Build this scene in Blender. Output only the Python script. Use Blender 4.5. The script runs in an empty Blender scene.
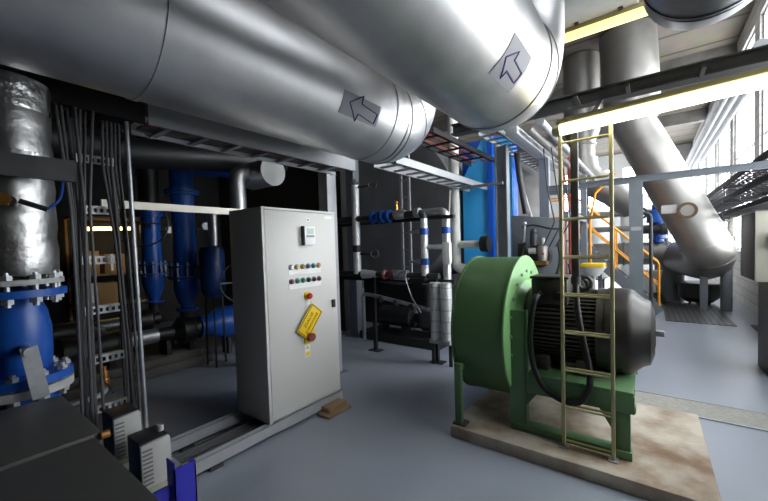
import bpy, bmesh, math, random
from mathutils import Vector as V, Matrix
random.seed(7)
PI = math.pi
col = bpy.context.scene.collection

# ------------------------------------------------------------------ materials
def mat(name, c, rough=.5, metal=0., var=.0, vs=6., bump=0., bs=40., spec=.5, coat=0., emit=None, es=0., c2=None, stretch=None):
    m = bpy.data.materials.new(name); m.use_nodes = True
    nt = m.node_tree; b = nt.nodes['Principled BSDF']; N = nt.nodes.new; L = nt.links.new
    b.inputs['Base Color'].default_value = (*c, 1); b.inputs['Roughness'].default_value = rough
    b.inputs['Metallic'].default_value = metal; b.inputs['Specular IOR Level'].default_value = spec
    b.inputs['Coat Weight'].default_value = coat
    if emit:
        b.inputs['Emission Color'].default_value = (*emit, 1); b.inputs['Emission Strength'].default_value = es
    if var or bump:
        tc = N('ShaderNodeTexCoord'); mp = N('ShaderNodeMapping'); L(tc.outputs['Object'], mp.inputs[0])
        if stretch: mp.inputs['Scale'].default_value = stretch
    if var:
        n = N('ShaderNodeTexNoise'); n.inputs['Scale'].default_value = vs; n.inputs['Detail'].default_value = 6
        L(mp.outputs[0], n.inputs['Vector'])
        r = N('ShaderNodeValToRGB'); r.color_ramp.elements[0].position = .3; r.color_ramp.elements[1].position = .7
        lo = c2 or tuple(x * (1 - var) for x in c)
        r.color_ramp.elements[0].color = (*lo, 1); r.color_ramp.elements[1].color = (*c, 1)
        L(n.outputs['Fac'], r.inputs[0]); L(r.outputs[0], b.inputs['Base Color'])
        mr = N('ShaderNodeMapRange'); mr.inputs['To Min'].default_value = rough * .85; mr.inputs['To Max'].default_value = min(1, rough * 1.2)
        L(n.outputs['Fac'], mr.inputs['Value']); L(mr.outputs[0], b.inputs['Roughness'])
    if bump:
        n2 = N('ShaderNodeTexNoise'); n2.inputs['Scale'].default_value = bs; n2.inputs['Detail'].default_value = 4
        L(mp.outputs[0], n2.inputs['Vector'])
        bp = N('ShaderNodeBump'); bp.inputs['Strength'].default_value = bump; bp.inputs['Distance'].default_value = .02
        L(n2.outputs['Fac'], bp.inputs['Height']); L(bp.outputs[0], b.inputs['Normal'])
    return m

M = {}
M['alu'] = mat('aluminium_cladding', (.70, .70, .71), .44, 1., var=.16, vs=5, bump=.07, bs=9)
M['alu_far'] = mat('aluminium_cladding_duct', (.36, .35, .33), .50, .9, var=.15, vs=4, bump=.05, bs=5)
M['foil'] = mat('crinkled_foil', (.6, .6, .6), .28, 1., var=.2, vs=9, bump=1.0, bs=14)
M['galv'] = mat('galvanised_steel', (.50, .52, .55), .45, .85, var=.2, vs=25)
M['greysteel'] = mat('grey_painted_steel', (.17, .19, .215), .45, .1, var=.12, vs=8)
M['palesteel'] = mat('pale_painted_steel', (.40, .41, .43), .45, .2, var=.1, vs=8)
M['darksteel'] = mat('dark_steel', (.06, .06, .062), .5, .4, var=.3, vs=12)
M['black'] = mat('black_paint', (.014, .014, .015), .45, 0, var=.3, vs=14)
M['rubber'] = mat('black_rubber', (.012, .012, .012), .5)
M['housing'] = mat('charcoal_cover_paint', (.05, .05, .047), .55, 0, var=.2, vs=5)
M['drum'] = mat('boiler_sheet', (.30, .30, .32), .45, .5, var=.25, vs=2)
M['green'] = mat('green_paint', (.09, .19, .07), .38, 0, var=.14, vs=3)
M['lgreen'] = mat('light_green_paint', (.19, .40, .15), .4, 0, var=.08, vs=4)
M['dgreen'] = mat('base_green_paint', (.10, .20, .09), .42, 0, var=.2, vs=5)
M['blue'] = mat('blue_paint', (.012, .09, .42), .35, 0, var=.15, vs=7)
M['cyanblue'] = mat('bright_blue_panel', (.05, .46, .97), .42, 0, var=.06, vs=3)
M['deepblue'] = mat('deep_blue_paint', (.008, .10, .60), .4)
M['navy'] = mat('violet_blue_paint', (.03, .03, .42), .42)
M['cabinet'] = mat('cabinet_powder_coat', (.62, .61, .58), .42, 0, var=.03, vs=2, bump=.03, bs=300)
M['cabside'] = mat('cabinet_side_coat', (.58, .57, .55), .45)
M['white'] = mat('white_plastic', (.8, .8, .79), .4)
M['whitepipe'] = mat('white_pipe_jacket', (.78, .78, .73), .45, 0, var=.08, vs=9)
M['yellow'] = mat('yellow_plastic', (.85, .56, .01), .4)
M['ink'] = mat('dark_ink', (.03, .02, .01), .6)
M['red'] = mat('red_plastic', (.55, .03, .015), .35)
M['redpipe'] = mat('red_pipe_paint', (.5, .09, .05), .45)
M['orange'] = mat('orange_rail_paint', (.85, .34, .02), .45)
M['lorange'] = mat('orange_lens', (.85, .3, .1), .3)
M['blens'] = mat('blue_lens', (.03, .07, .25), .3)
M['glens'] = mat('green_lens', (.01, .25, .13), .3)
M['ylens'] = mat('yellow_lens', (.85, .65, .12), .3)
M['amberlens'] = mat('amber_lens', (.5, .3, .03), .3)
M['maroon'] = mat('maroon_lens', (.22, .05, .06), .35)
M['lcd'] = mat('lcd_screen', (.38, .48, .42), .25)
M['darklcd'] = mat('dark_display', (.03, .04, .05), .2)
M['slate'] = mat('slate_keys', (.18, .22, .27), .4)
M['ladder'] = mat('ladder_paint', (.50, .46, .24), .42, .2, var=.25, vs=9)
M['motor'] = mat('motor_paint', (.062, .056, .045), .45, .2, var=.3, vs=7)
M['cowl'] = mat('cowl_metal', (.045, .042, .039), .36, .4, var=.3, vs=6)
M['brass'] = mat('brass', (.75, .38, .1), .3, 1.)
M['wood'] = mat('raw_wood', (.34, .22, .12), .7, 0, var=.3, vs=8, stretch=(1, 6, 6))
M['card'] = mat('cardboard', (.42, .26, .10), .8, 0, var=.15, vs=6)
M['paper'] = mat('paper_sheet', (.36, .36, .40), .6)
M['purple'] = mat('purple_ink', (.08, .05, .22), .6)
M['sheetline'] = mat('arrow_fill', (.36, .35, .47), .6)
M['cablegrey'] = mat('grey_cable', (.07, .07, .075), .5)
M['cablered'] = mat('red_cable', (.25, .04, .03), .5)
M['beige'] = mat('beige_enclosure', (.46, .44, .37), .45, 0, var=.05, vs=4)
M['beigemetal'] = mat('beige_strut', (.6, .57, .5), .4, .3)
M['rust'] = mat('rust_ring', (.16, .10, .06), .8, 0, var=.5, vs=20)
M['pale'] = mat('pale_tank_paint', (.62, .62, .6), .45, 0, var=.1, vs=3)
M['grille'] = mat('grey_plastic', (.42, .42, .41), .5)
M['teal'] = mat('teal_plastic', (.02, .35, .22), .5)
M['jacket'] = mat('crumpled_white_foil', (.78, .78, .79), .42, .55, var=.15, vs=14, bump=.5, bs=25)
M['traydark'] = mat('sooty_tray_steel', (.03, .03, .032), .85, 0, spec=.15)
M['foilsoft'] = mat('dented_foil', (.5, .5, .5), .36, 1., var=.3, vs=8, bump=.45, bs=11)
M['conduit'] = mat('weathered_conduit', (.15, .155, .16), .5, .6, var=.2, vs=20)
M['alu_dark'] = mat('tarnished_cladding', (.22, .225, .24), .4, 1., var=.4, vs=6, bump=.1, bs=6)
M['darkslot'] = mat('slot_grey', (.16, .16, .16), .6)
M['bluedark'] = mat('dark_blue_paint', (.006, .035, .16), .4, 0, var=.2, vs=6)
M['clear'] = mat('string_line', (.35, .55, .6), .5)
M['tube'] = mat('fluorescent_tube', (.9, .88, .7), .4, emit=(1, .93, .62), es=5.)
M['tube2'] = mat('fluorescent_tube_dim', (.8, .7, .35), .4, emit=(1, .78, .28), es=1.2)
M['tubewarm'] = mat('fluorescent_tube_warm', (.9, .8, .5), .4, emit=(1, .66, .2), es=9.0)
M['lampbody'] = mat('olive_lamp_housing', (.30, .27, .13), .5)
M['pane'] = mat('daylit_glazing', (.8, .85, .9), .3, emit=(.93, .97, 1), es=11.)

# structure materials
def floor_mat():
    m = mat('epoxy_floor', (.30, .33, .385), .34, 0, var=.16, vs=.9)
    nt = m.node_tree; b = nt.nodes['Principled BSDF']; N = nt.nodes.new; L = nt.links.new
    tc = N('ShaderNodeTexCoord'); n = N('ShaderNodeTexNoise'); n.inputs['Scale'].default_value = 22; n.inputs['Detail'].default_value = 8
    L(tc.outputs['Object'], n.inputs['Vector'])
    bp = N('ShaderNodeBump'); bp.inputs['Strength'].default_value = .06; bp.inputs['Distance'].default_value = .01
    L(n.outputs['Fac'], bp.inputs['Height']); L(bp.outputs[0], b.inputs['Normal'])
    return m
def brick_mat():
    m = mat('whitewashed_brick', (.7, .68, .64), .8); nt = m.node_tree; b = nt.nodes['Principled BSDF']; N = nt.nodes.new; L = nt.links.new
    tc = N('ShaderNodeTexCoord'); mp = N('ShaderNodeMapping'); mp.inputs['Rotation'].default_value = (PI / 2, 0, 0)
    L(tc.outputs['Object'], mp.inputs[0])
    t = N('ShaderNodeTexBrick'); t.inputs['Scale'].default_value = 1; t.inputs['Brick Width'].default_value = .5; t.inputs['Row Height'].default_value = .2
    t.inputs['Mortar Size'].default_value = .014
    t.inputs['Color1'].default_value = (.50, .48, .45, 1); t.inputs['Color2'].default_value = (.42, .40, .37, 1); t.inputs['Mortar'].default_value = (.33, .31, .29, 1)
    L(mp.outputs[0], t.inputs['Vector']); L(t.outputs['Color'], b.inputs['Base Color'])
    bp = N('ShaderNodeBump'); bp.inputs['Strength'].default_value = .5; bp.inputs['Distance'].default_value = .02
    L(t.outputs['Fac'], bp.inputs['Height']); bp.invert = True; L(bp.outputs[0], b.inputs['Normal'])
    return m
def plank_mat():
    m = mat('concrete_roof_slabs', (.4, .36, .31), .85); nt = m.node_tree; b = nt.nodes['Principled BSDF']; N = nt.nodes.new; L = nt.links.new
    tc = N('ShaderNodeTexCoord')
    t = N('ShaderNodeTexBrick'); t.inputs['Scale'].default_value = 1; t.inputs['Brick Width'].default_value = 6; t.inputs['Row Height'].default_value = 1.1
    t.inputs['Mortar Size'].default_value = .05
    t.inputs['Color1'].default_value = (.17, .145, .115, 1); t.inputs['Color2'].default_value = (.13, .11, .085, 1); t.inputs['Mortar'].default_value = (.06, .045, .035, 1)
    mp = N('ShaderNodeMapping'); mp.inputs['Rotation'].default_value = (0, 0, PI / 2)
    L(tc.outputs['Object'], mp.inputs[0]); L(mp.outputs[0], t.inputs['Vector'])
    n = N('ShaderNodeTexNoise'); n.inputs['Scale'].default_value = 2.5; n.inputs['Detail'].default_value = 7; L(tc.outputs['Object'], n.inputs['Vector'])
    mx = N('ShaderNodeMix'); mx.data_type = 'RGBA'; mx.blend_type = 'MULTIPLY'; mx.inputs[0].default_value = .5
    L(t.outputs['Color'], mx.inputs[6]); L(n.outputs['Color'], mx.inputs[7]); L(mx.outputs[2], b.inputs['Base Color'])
    return m
def checker_mat():
    m = mat('tread_plate', (.12, .125, .13), .4, .5); nt = m.node_tree; b = nt.nodes['Principled BSDF']; N = nt.nodes.new; L = nt.links.new
    tc = N('ShaderNodeTexCoord'); t = N('ShaderNodeTexChecker'); t.inputs['Scale'].default_value = 16
    t.inputs['Color1'].default_value = (.17, .175, .18, 1); t.inputs['Color2'].default_value = (.06, .06, .065, 1)
    mp = N('ShaderNodeMapping'); mp.inputs['Rotation'].default_value = (0, 0, .78)
    L(tc.outputs['Object'], mp.inputs[0]); L(mp.outputs[0], t.inputs['Vector']); L(t.outputs['Color'], b.inputs['Base Color'])
    return m
def plinth_mat():
    m = mat('stained_concrete', (.44, .40, .34), .85, bump=.3, bs=30); nt = m.node_tree; b = nt.nodes['Principled BSDF']; N = nt.nodes.new; L = nt.links.new
    tc = N('ShaderNodeTexCoord')
    n = N('ShaderNodeTexNoise'); n.inputs['Scale'].default_value = 3.; n.inputs['Detail'].default_value = 9; L(tc.outputs['Object'], n.inputs['Vector'])
    r = N('ShaderNodeValToRGB'); e = r.color_ramp.elements
    e[0].position = .33; e[0].color = (.19, .12, .07, 1); e[1].position = .62; e[1].color = (.47, .42, .35, 1)
    L(n.outputs['Fac'], r.inputs[0]); L(r.outputs[0], b.inputs['Base Color'])
    return m
M['floor'] = floor_mat(); M['brick'] = brick_mat(); M['plank'] = plank_mat(); M['checker'] = checker_mat(); M['plinth'] = plinth_mat()
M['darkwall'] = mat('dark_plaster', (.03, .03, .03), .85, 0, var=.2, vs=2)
M['farwall'] = mat('pale_plaster', (.62, .62, .6), .8, 0, var=.1, vs=1)
M['darkconc'] = mat('sooty_concrete', (.13, .12, .11), .85, 0, var=.4, vs=3)
M['greyconc'] = mat('grey_soffit', (.36, .36, .36), .7, 0, var=.15, vs=4)
M['grating'] = mat('drain_grating', (.36, .35, .32), .7, 0, var=.3, vs=30)

# ------------------------------------------------------------------ mesh builder
class B:
    def __init__(s): s.bm = bmesh.new()
    def box(s, x0, x1, y0, y1, z0, z1):
        vs = [s.bm.verts.new((x, y, z)) for x in (x0, x1) for y in (y0, y1) for z in (z0, z1)]
        for f in ((0, 1, 3, 2), (4, 6, 7, 5), (0, 4, 5, 1), (2, 3, 7, 6), (0, 2, 6, 4), (1, 5, 7, 3)):
            s.bm.faces.new([vs[i] for i in f])
        return s
    def prism(s, pts, vec):
        a = [s.bm.verts.new(V(p)) for p in pts]; b = [s.bm.verts.new(V(p) + V(vec)) for p in pts]; n = len(pts)
        s.bm.faces.new(a[::-1]); s.bm.faces.new(b)
        for i in range(n): s.bm.faces.new((a[i], a[(i + 1) % n], b[(i + 1) % n], b[i]))
        return s
    def bar(s, p0, p1, w, h, up=(0, 0, 1)):
        p0, p1 = V(p0), V(p1); d = (p1 - p0).normalized(); u = V(up)
        r = d.cross(u)
        if r.length < 1e-4: u = V((1, 0, 0)); r = d.cross(u)
        r.normalize(); u = r.cross(d).normalized()
        return s.prism([p0 + r * (a * w / 2) + u * (b * h / 2) for a, b in ((-1, -1), (1, -1), (1, 1), (-1, 1))], p1 - p0)
    def lathe(s, p0, axis, prof, n=24, a0=0., a1=2 * PI):
        p0 = V(p0); d = V(axis).normalized(); t = V((0, 0, 1)) if abs(d.z) < .9 else V((1, 0, 0))
        u = d.cross(t).normalized(); w = d.cross(u)
        full = abs(a1 - a0 - 2 * PI) < 1e-6; k = n if full else n + 1; rings = []
        for (h, r) in prof:
            if r < 1e-6: rings.append([s.bm.verts.new(p0 + d * h)]); continue
            rings.append([s.bm.verts.new(p0 + d * h + (u * math.cos(a0 + (a1 - a0) * i / n) + w * math.sin(a0 + (a1 - a0) * i / n)) * r) for i in range(k)])
        for A, C in zip(rings, rings[1:]):
            m = n
            for i in range(m):
                j = (i + 1) % k
                if len(A) == 1 and len(C) == 1: continue
                if len(A) == 1: s.bm.faces.new((A[0], C[j], C[i]))
                elif len(C) == 1: s.bm.faces.new((A[i], A[j], C[0]))
                else: s.bm.faces.new((A[i], A[j], C[j], C[i]))
        return s
    def cyl(s, p0, p1, r, n=20, r2=None):
        p0, p1 = V(p0), V(p1); h = (p1 - p0).length; r2 = r if r2 is None else r2
        return s.lathe(p0, p1 - p0, [(0, 0), (0, r), (h, r2), (h, 0)], n)
    def ring(s, p0, axis, h, ro, ri, n=28):
        return s.lathe(p0, axis, [(0, ri), (0, ro), (h, ro), (h, ri), (0, ri)], n)
    def torus(s, c, axis, R, r, n=28, m=8):
        prof = [(r * math.sin(2 * PI * i / m), R + r * math.cos(2 * PI * i / m)) for i in range(m + 1)]
        return s.lathe(c, axis, prof, n)
    def sphere(s, c, r, n=16, m=10, axis=(0, 0, 1), sq=1.):
        return s.lathe(c, axis, [(-r * sq * math.cos(PI * i / m), r * math.sin(PI * i / m) if 0 < i < m else 0) for i in range(m + 1)], n)
    def tube(s, pts, r, n=10, bend=0., seg=6, caps=True):
        pts = [V(p) for p in pts]
        if bend:
            q = [pts[0]]
            for i in range(1, len(pts) - 1):
                a, b, c = pts[i - 1], pts[i], pts[i + 1]; l = min(bend, (a - b).length * .49, (c - b).length * .49)
                s0 = b + (a - b).normalized() * l; s1 = b + (c - b).normalized() * l
                for k in range(seg + 1):
                    t = k / seg; q.append(s0 * (1 - t) ** 2 + b * 2 * t * (1 - t) + s1 * t * t)
            q.append(pts[-1]); pts = q
        rings = []; u = None
        for i, p in enumerate(pts):
            d = ((pts[min(i + 1, len(pts) - 1)] - p).normalized() + (p - pts[max(i - 1, 0)]).normalized())
            if d.length < 1e-6: d = pts[min(i + 1, len(pts) - 1)] - p
            d.normalize()
            if u is None: u = d.orthogonal().normalized()
            else: u = (u - d * u.dot(d)).normalized()
            w = d.cross(u); rr = r(i / (len(pts) - 1)) if callable(r) else r
            rings.append([s.bm.verts.new(p + (u * math.cos(2 * PI * k / n) + w * math.sin(2 * PI * k / n)) * rr) for k in range(n)])
        for A, C in zip(rings, rings[1:]):
            for k in range(n): s.bm.faces.new((A[k], A[(k + 1) % n], C[(k + 1) % n], C[k]))
        if caps: s.bm.faces.new(rings[0][::-1]); s.bm.faces.new(rings[-1])
        return s
    def out(s, name, m, parent=None, bevel=0., base=None, ang=38):
        bm = s.bm; bmesh.ops.remove_doubles(bm, verts=bm.verts, dist=1e-6)
        bmesh.ops.recalc_face_normals(bm, faces=bm.faces)
        if bevel:
            es = [e for e in bm.edges if len(e.link_faces) == 2 and e.calc_face_angle(0) > .6]
            bmesh.ops.bevel(bm, geom=es, offset=bevel, segments=2, profile=.5, affect='EDGES', clamp_overlap=True)
        if parent is not None: o0 = wloc(parent)
        else:
            xs = [v.co for v in bm.verts]
            o0 = V(base) if base else V((sum(c.x for c in (min(xs, key=lambda c: c.x), max(xs, key=lambda c: c.x))) / 2,
                    sum(c.y for c in (min(xs, key=lambda c: c.y), max(xs, key=lambda c: c.y))) / 2, min(c.z for c in xs)))
        bmesh.ops.translate(bm, verts=bm.verts, vec=-o0)
        me = bpy.data.meshes.new(name); bm.to_mesh(me); bm.free()
        me.polygons.foreach_set('use_smooth', [True] * len(me.polygons)); me.set_sharp_from_angle(angle=math.radians(ang))
        me.materials.append(M[m] if isinstance(m, str) else m)
        o = bpy.data.objects.new(name, me); col.objects.link(o)
        if parent is not None: o.parent = parent
        else: o.location = o0
        return o
def wloc(o):
    l = V((0, 0, 0))
    while o is not None: l += o.location; o = o.parent
    return l
def tag(o, label, cat, group=None, kind=None):
    o['label'] = label; o['category'] = cat
    if group: o['group'] = group
    if kind: o['kind'] = kind
    return o
def thing(name, label, cat, loc=(0, 0, 0), group=None):
    o = bpy.data.objects.new(name, None); o.location = loc; o.empty_display_size = .1; col.objects.link(o)
    return tag(o, label, cat, group)
def struct(o, label=None):
    o['kind'] = 'structure'
    if label: o['label'] = label
    return o
def dup(root, d, label=None):
    r = root.copy(); col.objects.link(r); r.location = root.location + V(d)
    if label: r['label'] = label
    def rec(a, b):
        for ch in list(a.children):
            c = ch.copy(); col.objects.link(c); c.parent = b; rec(ch, c)
    rec(root, r); return r
def dpart(o, d):                       # another copy of a part under the same thing
    c = o.copy(); col.objects.link(c); c.location = o.location + V(d); c.parent = o.parent; return c
def text(name, s, size, m, parent, origin, ux, uy, depth=.0012):
    cu = bpy.data.curves.new(name, 'FONT'); cu.body = s; cu.size = size; cu.align_x = 'CENTER'; cu.align_y = 'CENTER'; cu.extrude = depth
    t = bpy.data.objects.new(name, cu); col.objects.link(t)
    dg = bpy.context.evaluated_depsgraph_get(); dg.update(); me = bpy.data.meshes.new_from_object(t.evaluated_get(dg))
    bpy.data.objects.remove(t)
    ux, uy = V(ux).normalized(), V(uy).normalized(); uz = ux.cross(uy); o0 = wloc(parent)
    for v in me.vertices: v.co = V(origin) + ux * v.co.x + uy * v.co.y + uz * v.co.z - o0
    me.materials.clear(); me.materials.append(M[m])
    o = bpy.data.objects.new(name, me); col.objects.link(o); o.parent = parent; return o
X, Y, Z = V((1, 0, 0)), V((0, 1, 0)), V((0, 0, 1))

# ------------------------------------------------------------------ camera
f_, cy_, yaw, pitch, roll = 354.09, 258.55, .644139, .0344161, -.0306578
F = V((math.cos(yaw) * math.cos(pitch), math.sin(yaw) * math.cos(pitch), -math.sin(pitch)))
R0 = V((math.sin(yaw), -math.cos(yaw), 0)); U0 = R0.cross(F)
R = R0 * math.cos(roll) + U0 * math.sin(roll); U = U0 * math.cos(roll) - R0 * math.sin(roll)
cam = bpy.data.cameras.new('camera'); co = bpy.data.objects.new('camera', cam); col.objects.link(co)
cam.sensor_fit = 'HORIZONTAL'; cam.sensor_width = 36; cam.lens = f_ / 768 * 36; cam.shift_y = (cy_ - 250.5) / 768; cam.clip_start = .03
co.matrix_world = Matrix(((R.x, U.x, -F.x, 0), (R.y, U.y, -F.y, 0), (R.z, U.z, -F.z, 1.63), (0, 0, 0, 1)))
bpy.context.scene.camera = co

# ------------------------------------------------------------------ setting
X0, X1, YR, YL, ZC = -2.5, 24., -1.75, 9.2, 6.4
struct(B().box(X0, X1, YR - .3, YL, -.2, 0).out('floor', 'floor', base=(0, 0, 0)), 'blue grey epoxy floor of the plant room')
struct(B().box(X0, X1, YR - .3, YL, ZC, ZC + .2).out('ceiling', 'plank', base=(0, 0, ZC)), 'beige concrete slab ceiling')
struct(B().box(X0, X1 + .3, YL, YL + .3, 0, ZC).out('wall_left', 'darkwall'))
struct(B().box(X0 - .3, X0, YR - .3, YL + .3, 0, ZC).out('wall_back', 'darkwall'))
# right wall: low brick parapet, piers between the windows, brick lintel above
wr = B().box(X0, X1, YR - .3, YR, 0, 1.25).box(X0, X1, YR - .3, YR, 5.95, ZC)
wins = [(2.0, 2.6), (3.05, 4.4), (4.8, 7.4), (7.8, 10.2), (10.6, 13.), (13.4, 15.8), (16.2, 18.6), (19., 21.4)]  # the nearest one, out of view, is added to brighten camera-facing sides
xs = [X0] + [v for w in wins for v in w] + [X1]
for a, b in zip(xs[::2], xs[1::2]): wr.box(a, b, YR - .3, YR, 1.25, 5.95)
struct(wr.out('wall_right', 'brick', base=(0, YR, 0)), 'whitewashed brick wall under tall windows')
struct(B().box(X0, X1, YR, YR + .06, 1.2, 1.26).out('trim_1', 'greyconc'), 'grey sill ledge along the brick wall')
def window(n, x0, x1, y, z0, z1):
    p = struct(B().box(x0, x1, y - .16, y - .13, z0, z1).out('window_%d' % n, 'pane'), None)
    f = B(); t = .05
    for x in (x0 + t / 2, x1 - t / 2): f.box(x - t / 2, x + t / 2, y - .13, y - .05, z0, z1)
    for z in (z0 + t / 2, z1 - t / 2): f.box(x0, x1, y - .13, y - .05, z - t / 2, z + t / 2)
    k = 4
    for i in range(1, k): xx = x0 + (x1 - x0) * i / k; f.box(xx - .02, xx + .02, y - .13, y - .07, z0, z1)
    for i in range(1, 4): zz = z0 + (z1 - z0) * i / 4; f.box(x0, x1, y - .13, y - .07, zz - .02, zz + .02)
    f.out('window_frame', 'palesteel', p)
for i, (a, b) in enumerate(wins): window(i + 1, a, b, YR, 1.27, 5.95)
# far wall with two tall windows
wf = B().box(X1, X1 + .3, YR - .3, YL, 0, .9).box(X1, X1 + .3, YR - .3, YL, 5.6, ZC)
for a, b in ((YR - .3, -1.2), (1.2, 1.6), (4.2, YL)): wf.box(X1, X1 + .3, a, b, .9, 5.6)
struct(wf.out('wall_far', 'farwall'))
for n, (a, b) in ((8, (-1.2, 1.2)), (9, (1.6, 4.2))):
    p = struct(B().box(X1 + .13, X1 + .16, a, b, .9, 5.6).out('window_%d' % n, 'pane')); f = B()
    for i in range(5): yy = a + (b - a) * i / 4; f.box(X1 + .05, X1 + .13, yy - .025, yy + .025, .9, 5.6)
    for i in range(5): zz = .9 + 4.7 * i / 4; f.box(X1 + .05, X1 + .13, a, b, zz - .025, zz + .025)
    f.out('window_frame', 'palesteel', p)
# roof girders across the hall
for i, x in enumerate((7.2, 12.6, 18.)):
    struct(B().box(x - .14, x + .14, YR, YL, ZC - .45, ZC).out('trim_%d' % (i + 2), 'darkconc'), 'dark roof girder')
struct(B().box(9.2, 9.5, YR, -.2, 4.55, 4.85).out('trim_9', 'darkconc'), 'short dark girder stub at the windows')
struct(B().box(5.0, 5.2, 4.75, YL, 0, ZC).out('wall_light_block', 'darkwall'), 'added dark wall blocking window light from the pump bay')  # added wall, keeps low window light out of the pump bay
struct(B().box(X0, 5.0, 3.3, YL, 3.75, 3.95).out('ceiling_light_block', 'darkwall'), 'added low dark slab keeping bounced light out of the pump bay')  # added slab, stops light bounced off the roof from reaching the bay

# ================================================================== overhead insulated pipes
def arcpts(c, r0, u, w, a0, a1, n=10):
    return [V(c) + V(u) * (r0 * math.cos(a0 + (a1 - a0) * i / n)) + V(w) * (r0 * math.sin(a0 + (a1 - a0) * i / n)) for i in range(n + 1)]
def on_pipe(Yc, Zc, r, x, a): return V((x, Yc + r * math.cos(a), Zc + r * math.sin(a)))
def sticker(pipe, Yc, Zc, r, x0, x1, a0, a1, cx, ca, rot, s, mirror=1):
    b = B(); n = 12; g = []
    for k, rr in enumerate((r + .0015, r + .003)):
        g.append([[b.bm.verts.new(on_pipe(Yc, Zc, rr, x0 + (x1 - x0) * i / 4, a0 + (a1 - a0) * j / n)) for j in range(n + 1)] for i in range(5)])
    for k in (0, 1):
        for i in range(4):
            for j in range(n): b.bm.faces.new((g[k][i][j], g[k][i + 1][j], g[k][i + 1][j + 1], g[k][i][j + 1]))
    per = [(i, 0) for i in range(5)] + [(4, j) for j in range(1, n + 1)] + [(i, n) for i in range(3, -1, -1)] + [(0, j) for j in range(n - 1, 0, -1)]
    for (i, j), (k, l) in zip(per, per[1:] + per[:1]): b.bm.faces.new((g[0][i][j], g[0][k][l], g[1][k][l], g[1][i][j]))
    sh = b.out('arrow_sheet', 'paper', pipe); sh['label'] = 'grey paper sheet'
    arrow = [(-.5, 0), (-.12, .3), (-.12, .12), (.5, .12), (.5, -.12), (-.12, -.12), (-.12, -.3)]
    pt = []
    for (u, v) in arrow + arrow[:1]:
        uu, vv = u * math.cos(rot) - v * math.sin(rot), u * math.sin(rot) + v * math.cos(rot)
        pt.append((cx + uu * s, ca + mirror * vv * s / r))
    line = []
    for (xa, aa), (xb, ab) in zip(pt, pt[1:]):
        for i in range(6): t = i / 6; line.append(on_pipe(Yc, Zc, r + .004, xa + (xb - xa) * t, aa + (ab - aa) * t))
    line.append(line[0])
    o = B().tube(line, .0042, 5).out('arrow_outline', 'purple', sh); o['label'] = 'hand-drawn purple arrow'
def big_pipe(name, label, Yc, Zc, r, xa, xb, Re, seams, bands):
    t = thing(name, label, 'pipe', (xa, Yc, Zc))
    B().cyl((xa, Yc, Zc), (xb, Yc, Zc), r, 64).out('straight_section', 'alu', t)
    # mitred elbow turning up
    n = 9; c = V((xb, Yc, Zc + Re)); b = B()
    pts = [c + X * (Re * math.sin(PI / 2 * i / n)) - Z * (Re * math.cos(PI / 2 * i / n)) for i in range(n + 1)]
    pts.append(pts[-1] + Z * (ZC - .005 - pts[-1].z)); b.tube(pts, r, 64); b.out('elbow', 'alu', t, ang=60)
    for a in bands:
        B().ring(c + X * (Re * math.sin(a)) - Z * (Re * math.cos(a)) - V((math.cos(a), 0, math.sin(a))) * .008, (math.cos(a), 0, math.sin(a)), .016, r + .006, r - .01, 64).out('seam_band', 'alu', t)
    for x in seams: B().ring((x - .014, Yc, Zc), X, .028, r + .006, r - .01, 64).out('seam_band', 'alu', t)
    return t
D = math.radians
p1 = big_pipe('insulated_pipe', 'long aluminium-clad overhead pipe running above the grey control cabinet', 1.98, 2.77, .375, -2.4, 2.56, .42, (.71, 2.40), (.12, .62))
sticker(p1, 1.98, 2.77, .375, 1.77, 2.17, D(-166), D(-143), 1.99, D(-154), .12, .30)
p2 = big_pipe('insulated_pipe', 'aluminium-clad overhead pipe nearest the viewer with a pointed arrow sheet by its elbow', .85, 2.79, .375, -2.4, 2.40, .42, (), (.02, .5))
sticker(p2, .85, 2.79, .375, 1.77, 2.07, D(-155), D(-124), 1.92, D(-138), .08, .24)
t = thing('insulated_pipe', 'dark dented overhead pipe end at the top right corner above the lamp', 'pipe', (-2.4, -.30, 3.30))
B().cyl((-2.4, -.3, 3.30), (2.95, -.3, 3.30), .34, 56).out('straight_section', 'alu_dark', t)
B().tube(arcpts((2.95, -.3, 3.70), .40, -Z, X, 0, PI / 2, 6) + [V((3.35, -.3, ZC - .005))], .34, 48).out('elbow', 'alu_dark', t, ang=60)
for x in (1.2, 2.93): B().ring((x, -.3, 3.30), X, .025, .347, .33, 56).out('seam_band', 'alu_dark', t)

# beam above the lamp, lamps
t = thing('steel_beam', 'dark grey steel beam crossing just above the bright tube lamp', 'beam', (3.27, -.2, 2.74))
B().box(3.215, 3.325, YR, 1.55, 2.70, 2.712).box(3.215, 3.325, YR, 1.55, 2.788, 2.80).box(3.262, 3.278, YR, 1.55, 2.71, 2.79).out('flange_section', 'darksteel', t)
for y in (-.62, -.28, .12, .44): B().box(3.03, 3.24, y - .012, y + .012, 2.69, 2.712).out('cross_bracket', 'darksteel', t)
lm = thing('tube_lamp', 'lit fluorescent tube lamp hanging over the top of the yellow ladder', 'lamp', (2.77, -.2, 2.46))
la, lb_ = V((2.77, .52, 2.405)), V((2.77, -1.0, 2.468)); ldv = (lb_ - la).normalized()
B().cyl(la, lb_, .037, 28).out('tube', 'tube', lm)
B().bar(la + Z * .055, lb_ + Z * .055, .05, .036).out('lamp_housing', 'lampbody', lm, .006)
for p, s in ((la, 1), (lb_, -1)): B().lathe(p - ldv * s * .03, ldv * s, [(0, 0), (.0, .024), (.012, .04), (.05, .042), (.05, 0)], 28).out('end_cap', 'ladder', lm)
for k in (.15, .85): p = la.lerp(lb_, k); B().bar(p + Z * .07, V((3.22, p.y, 2.70)), .03, .01).out('hanger', 'darksteel', lm)
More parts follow.
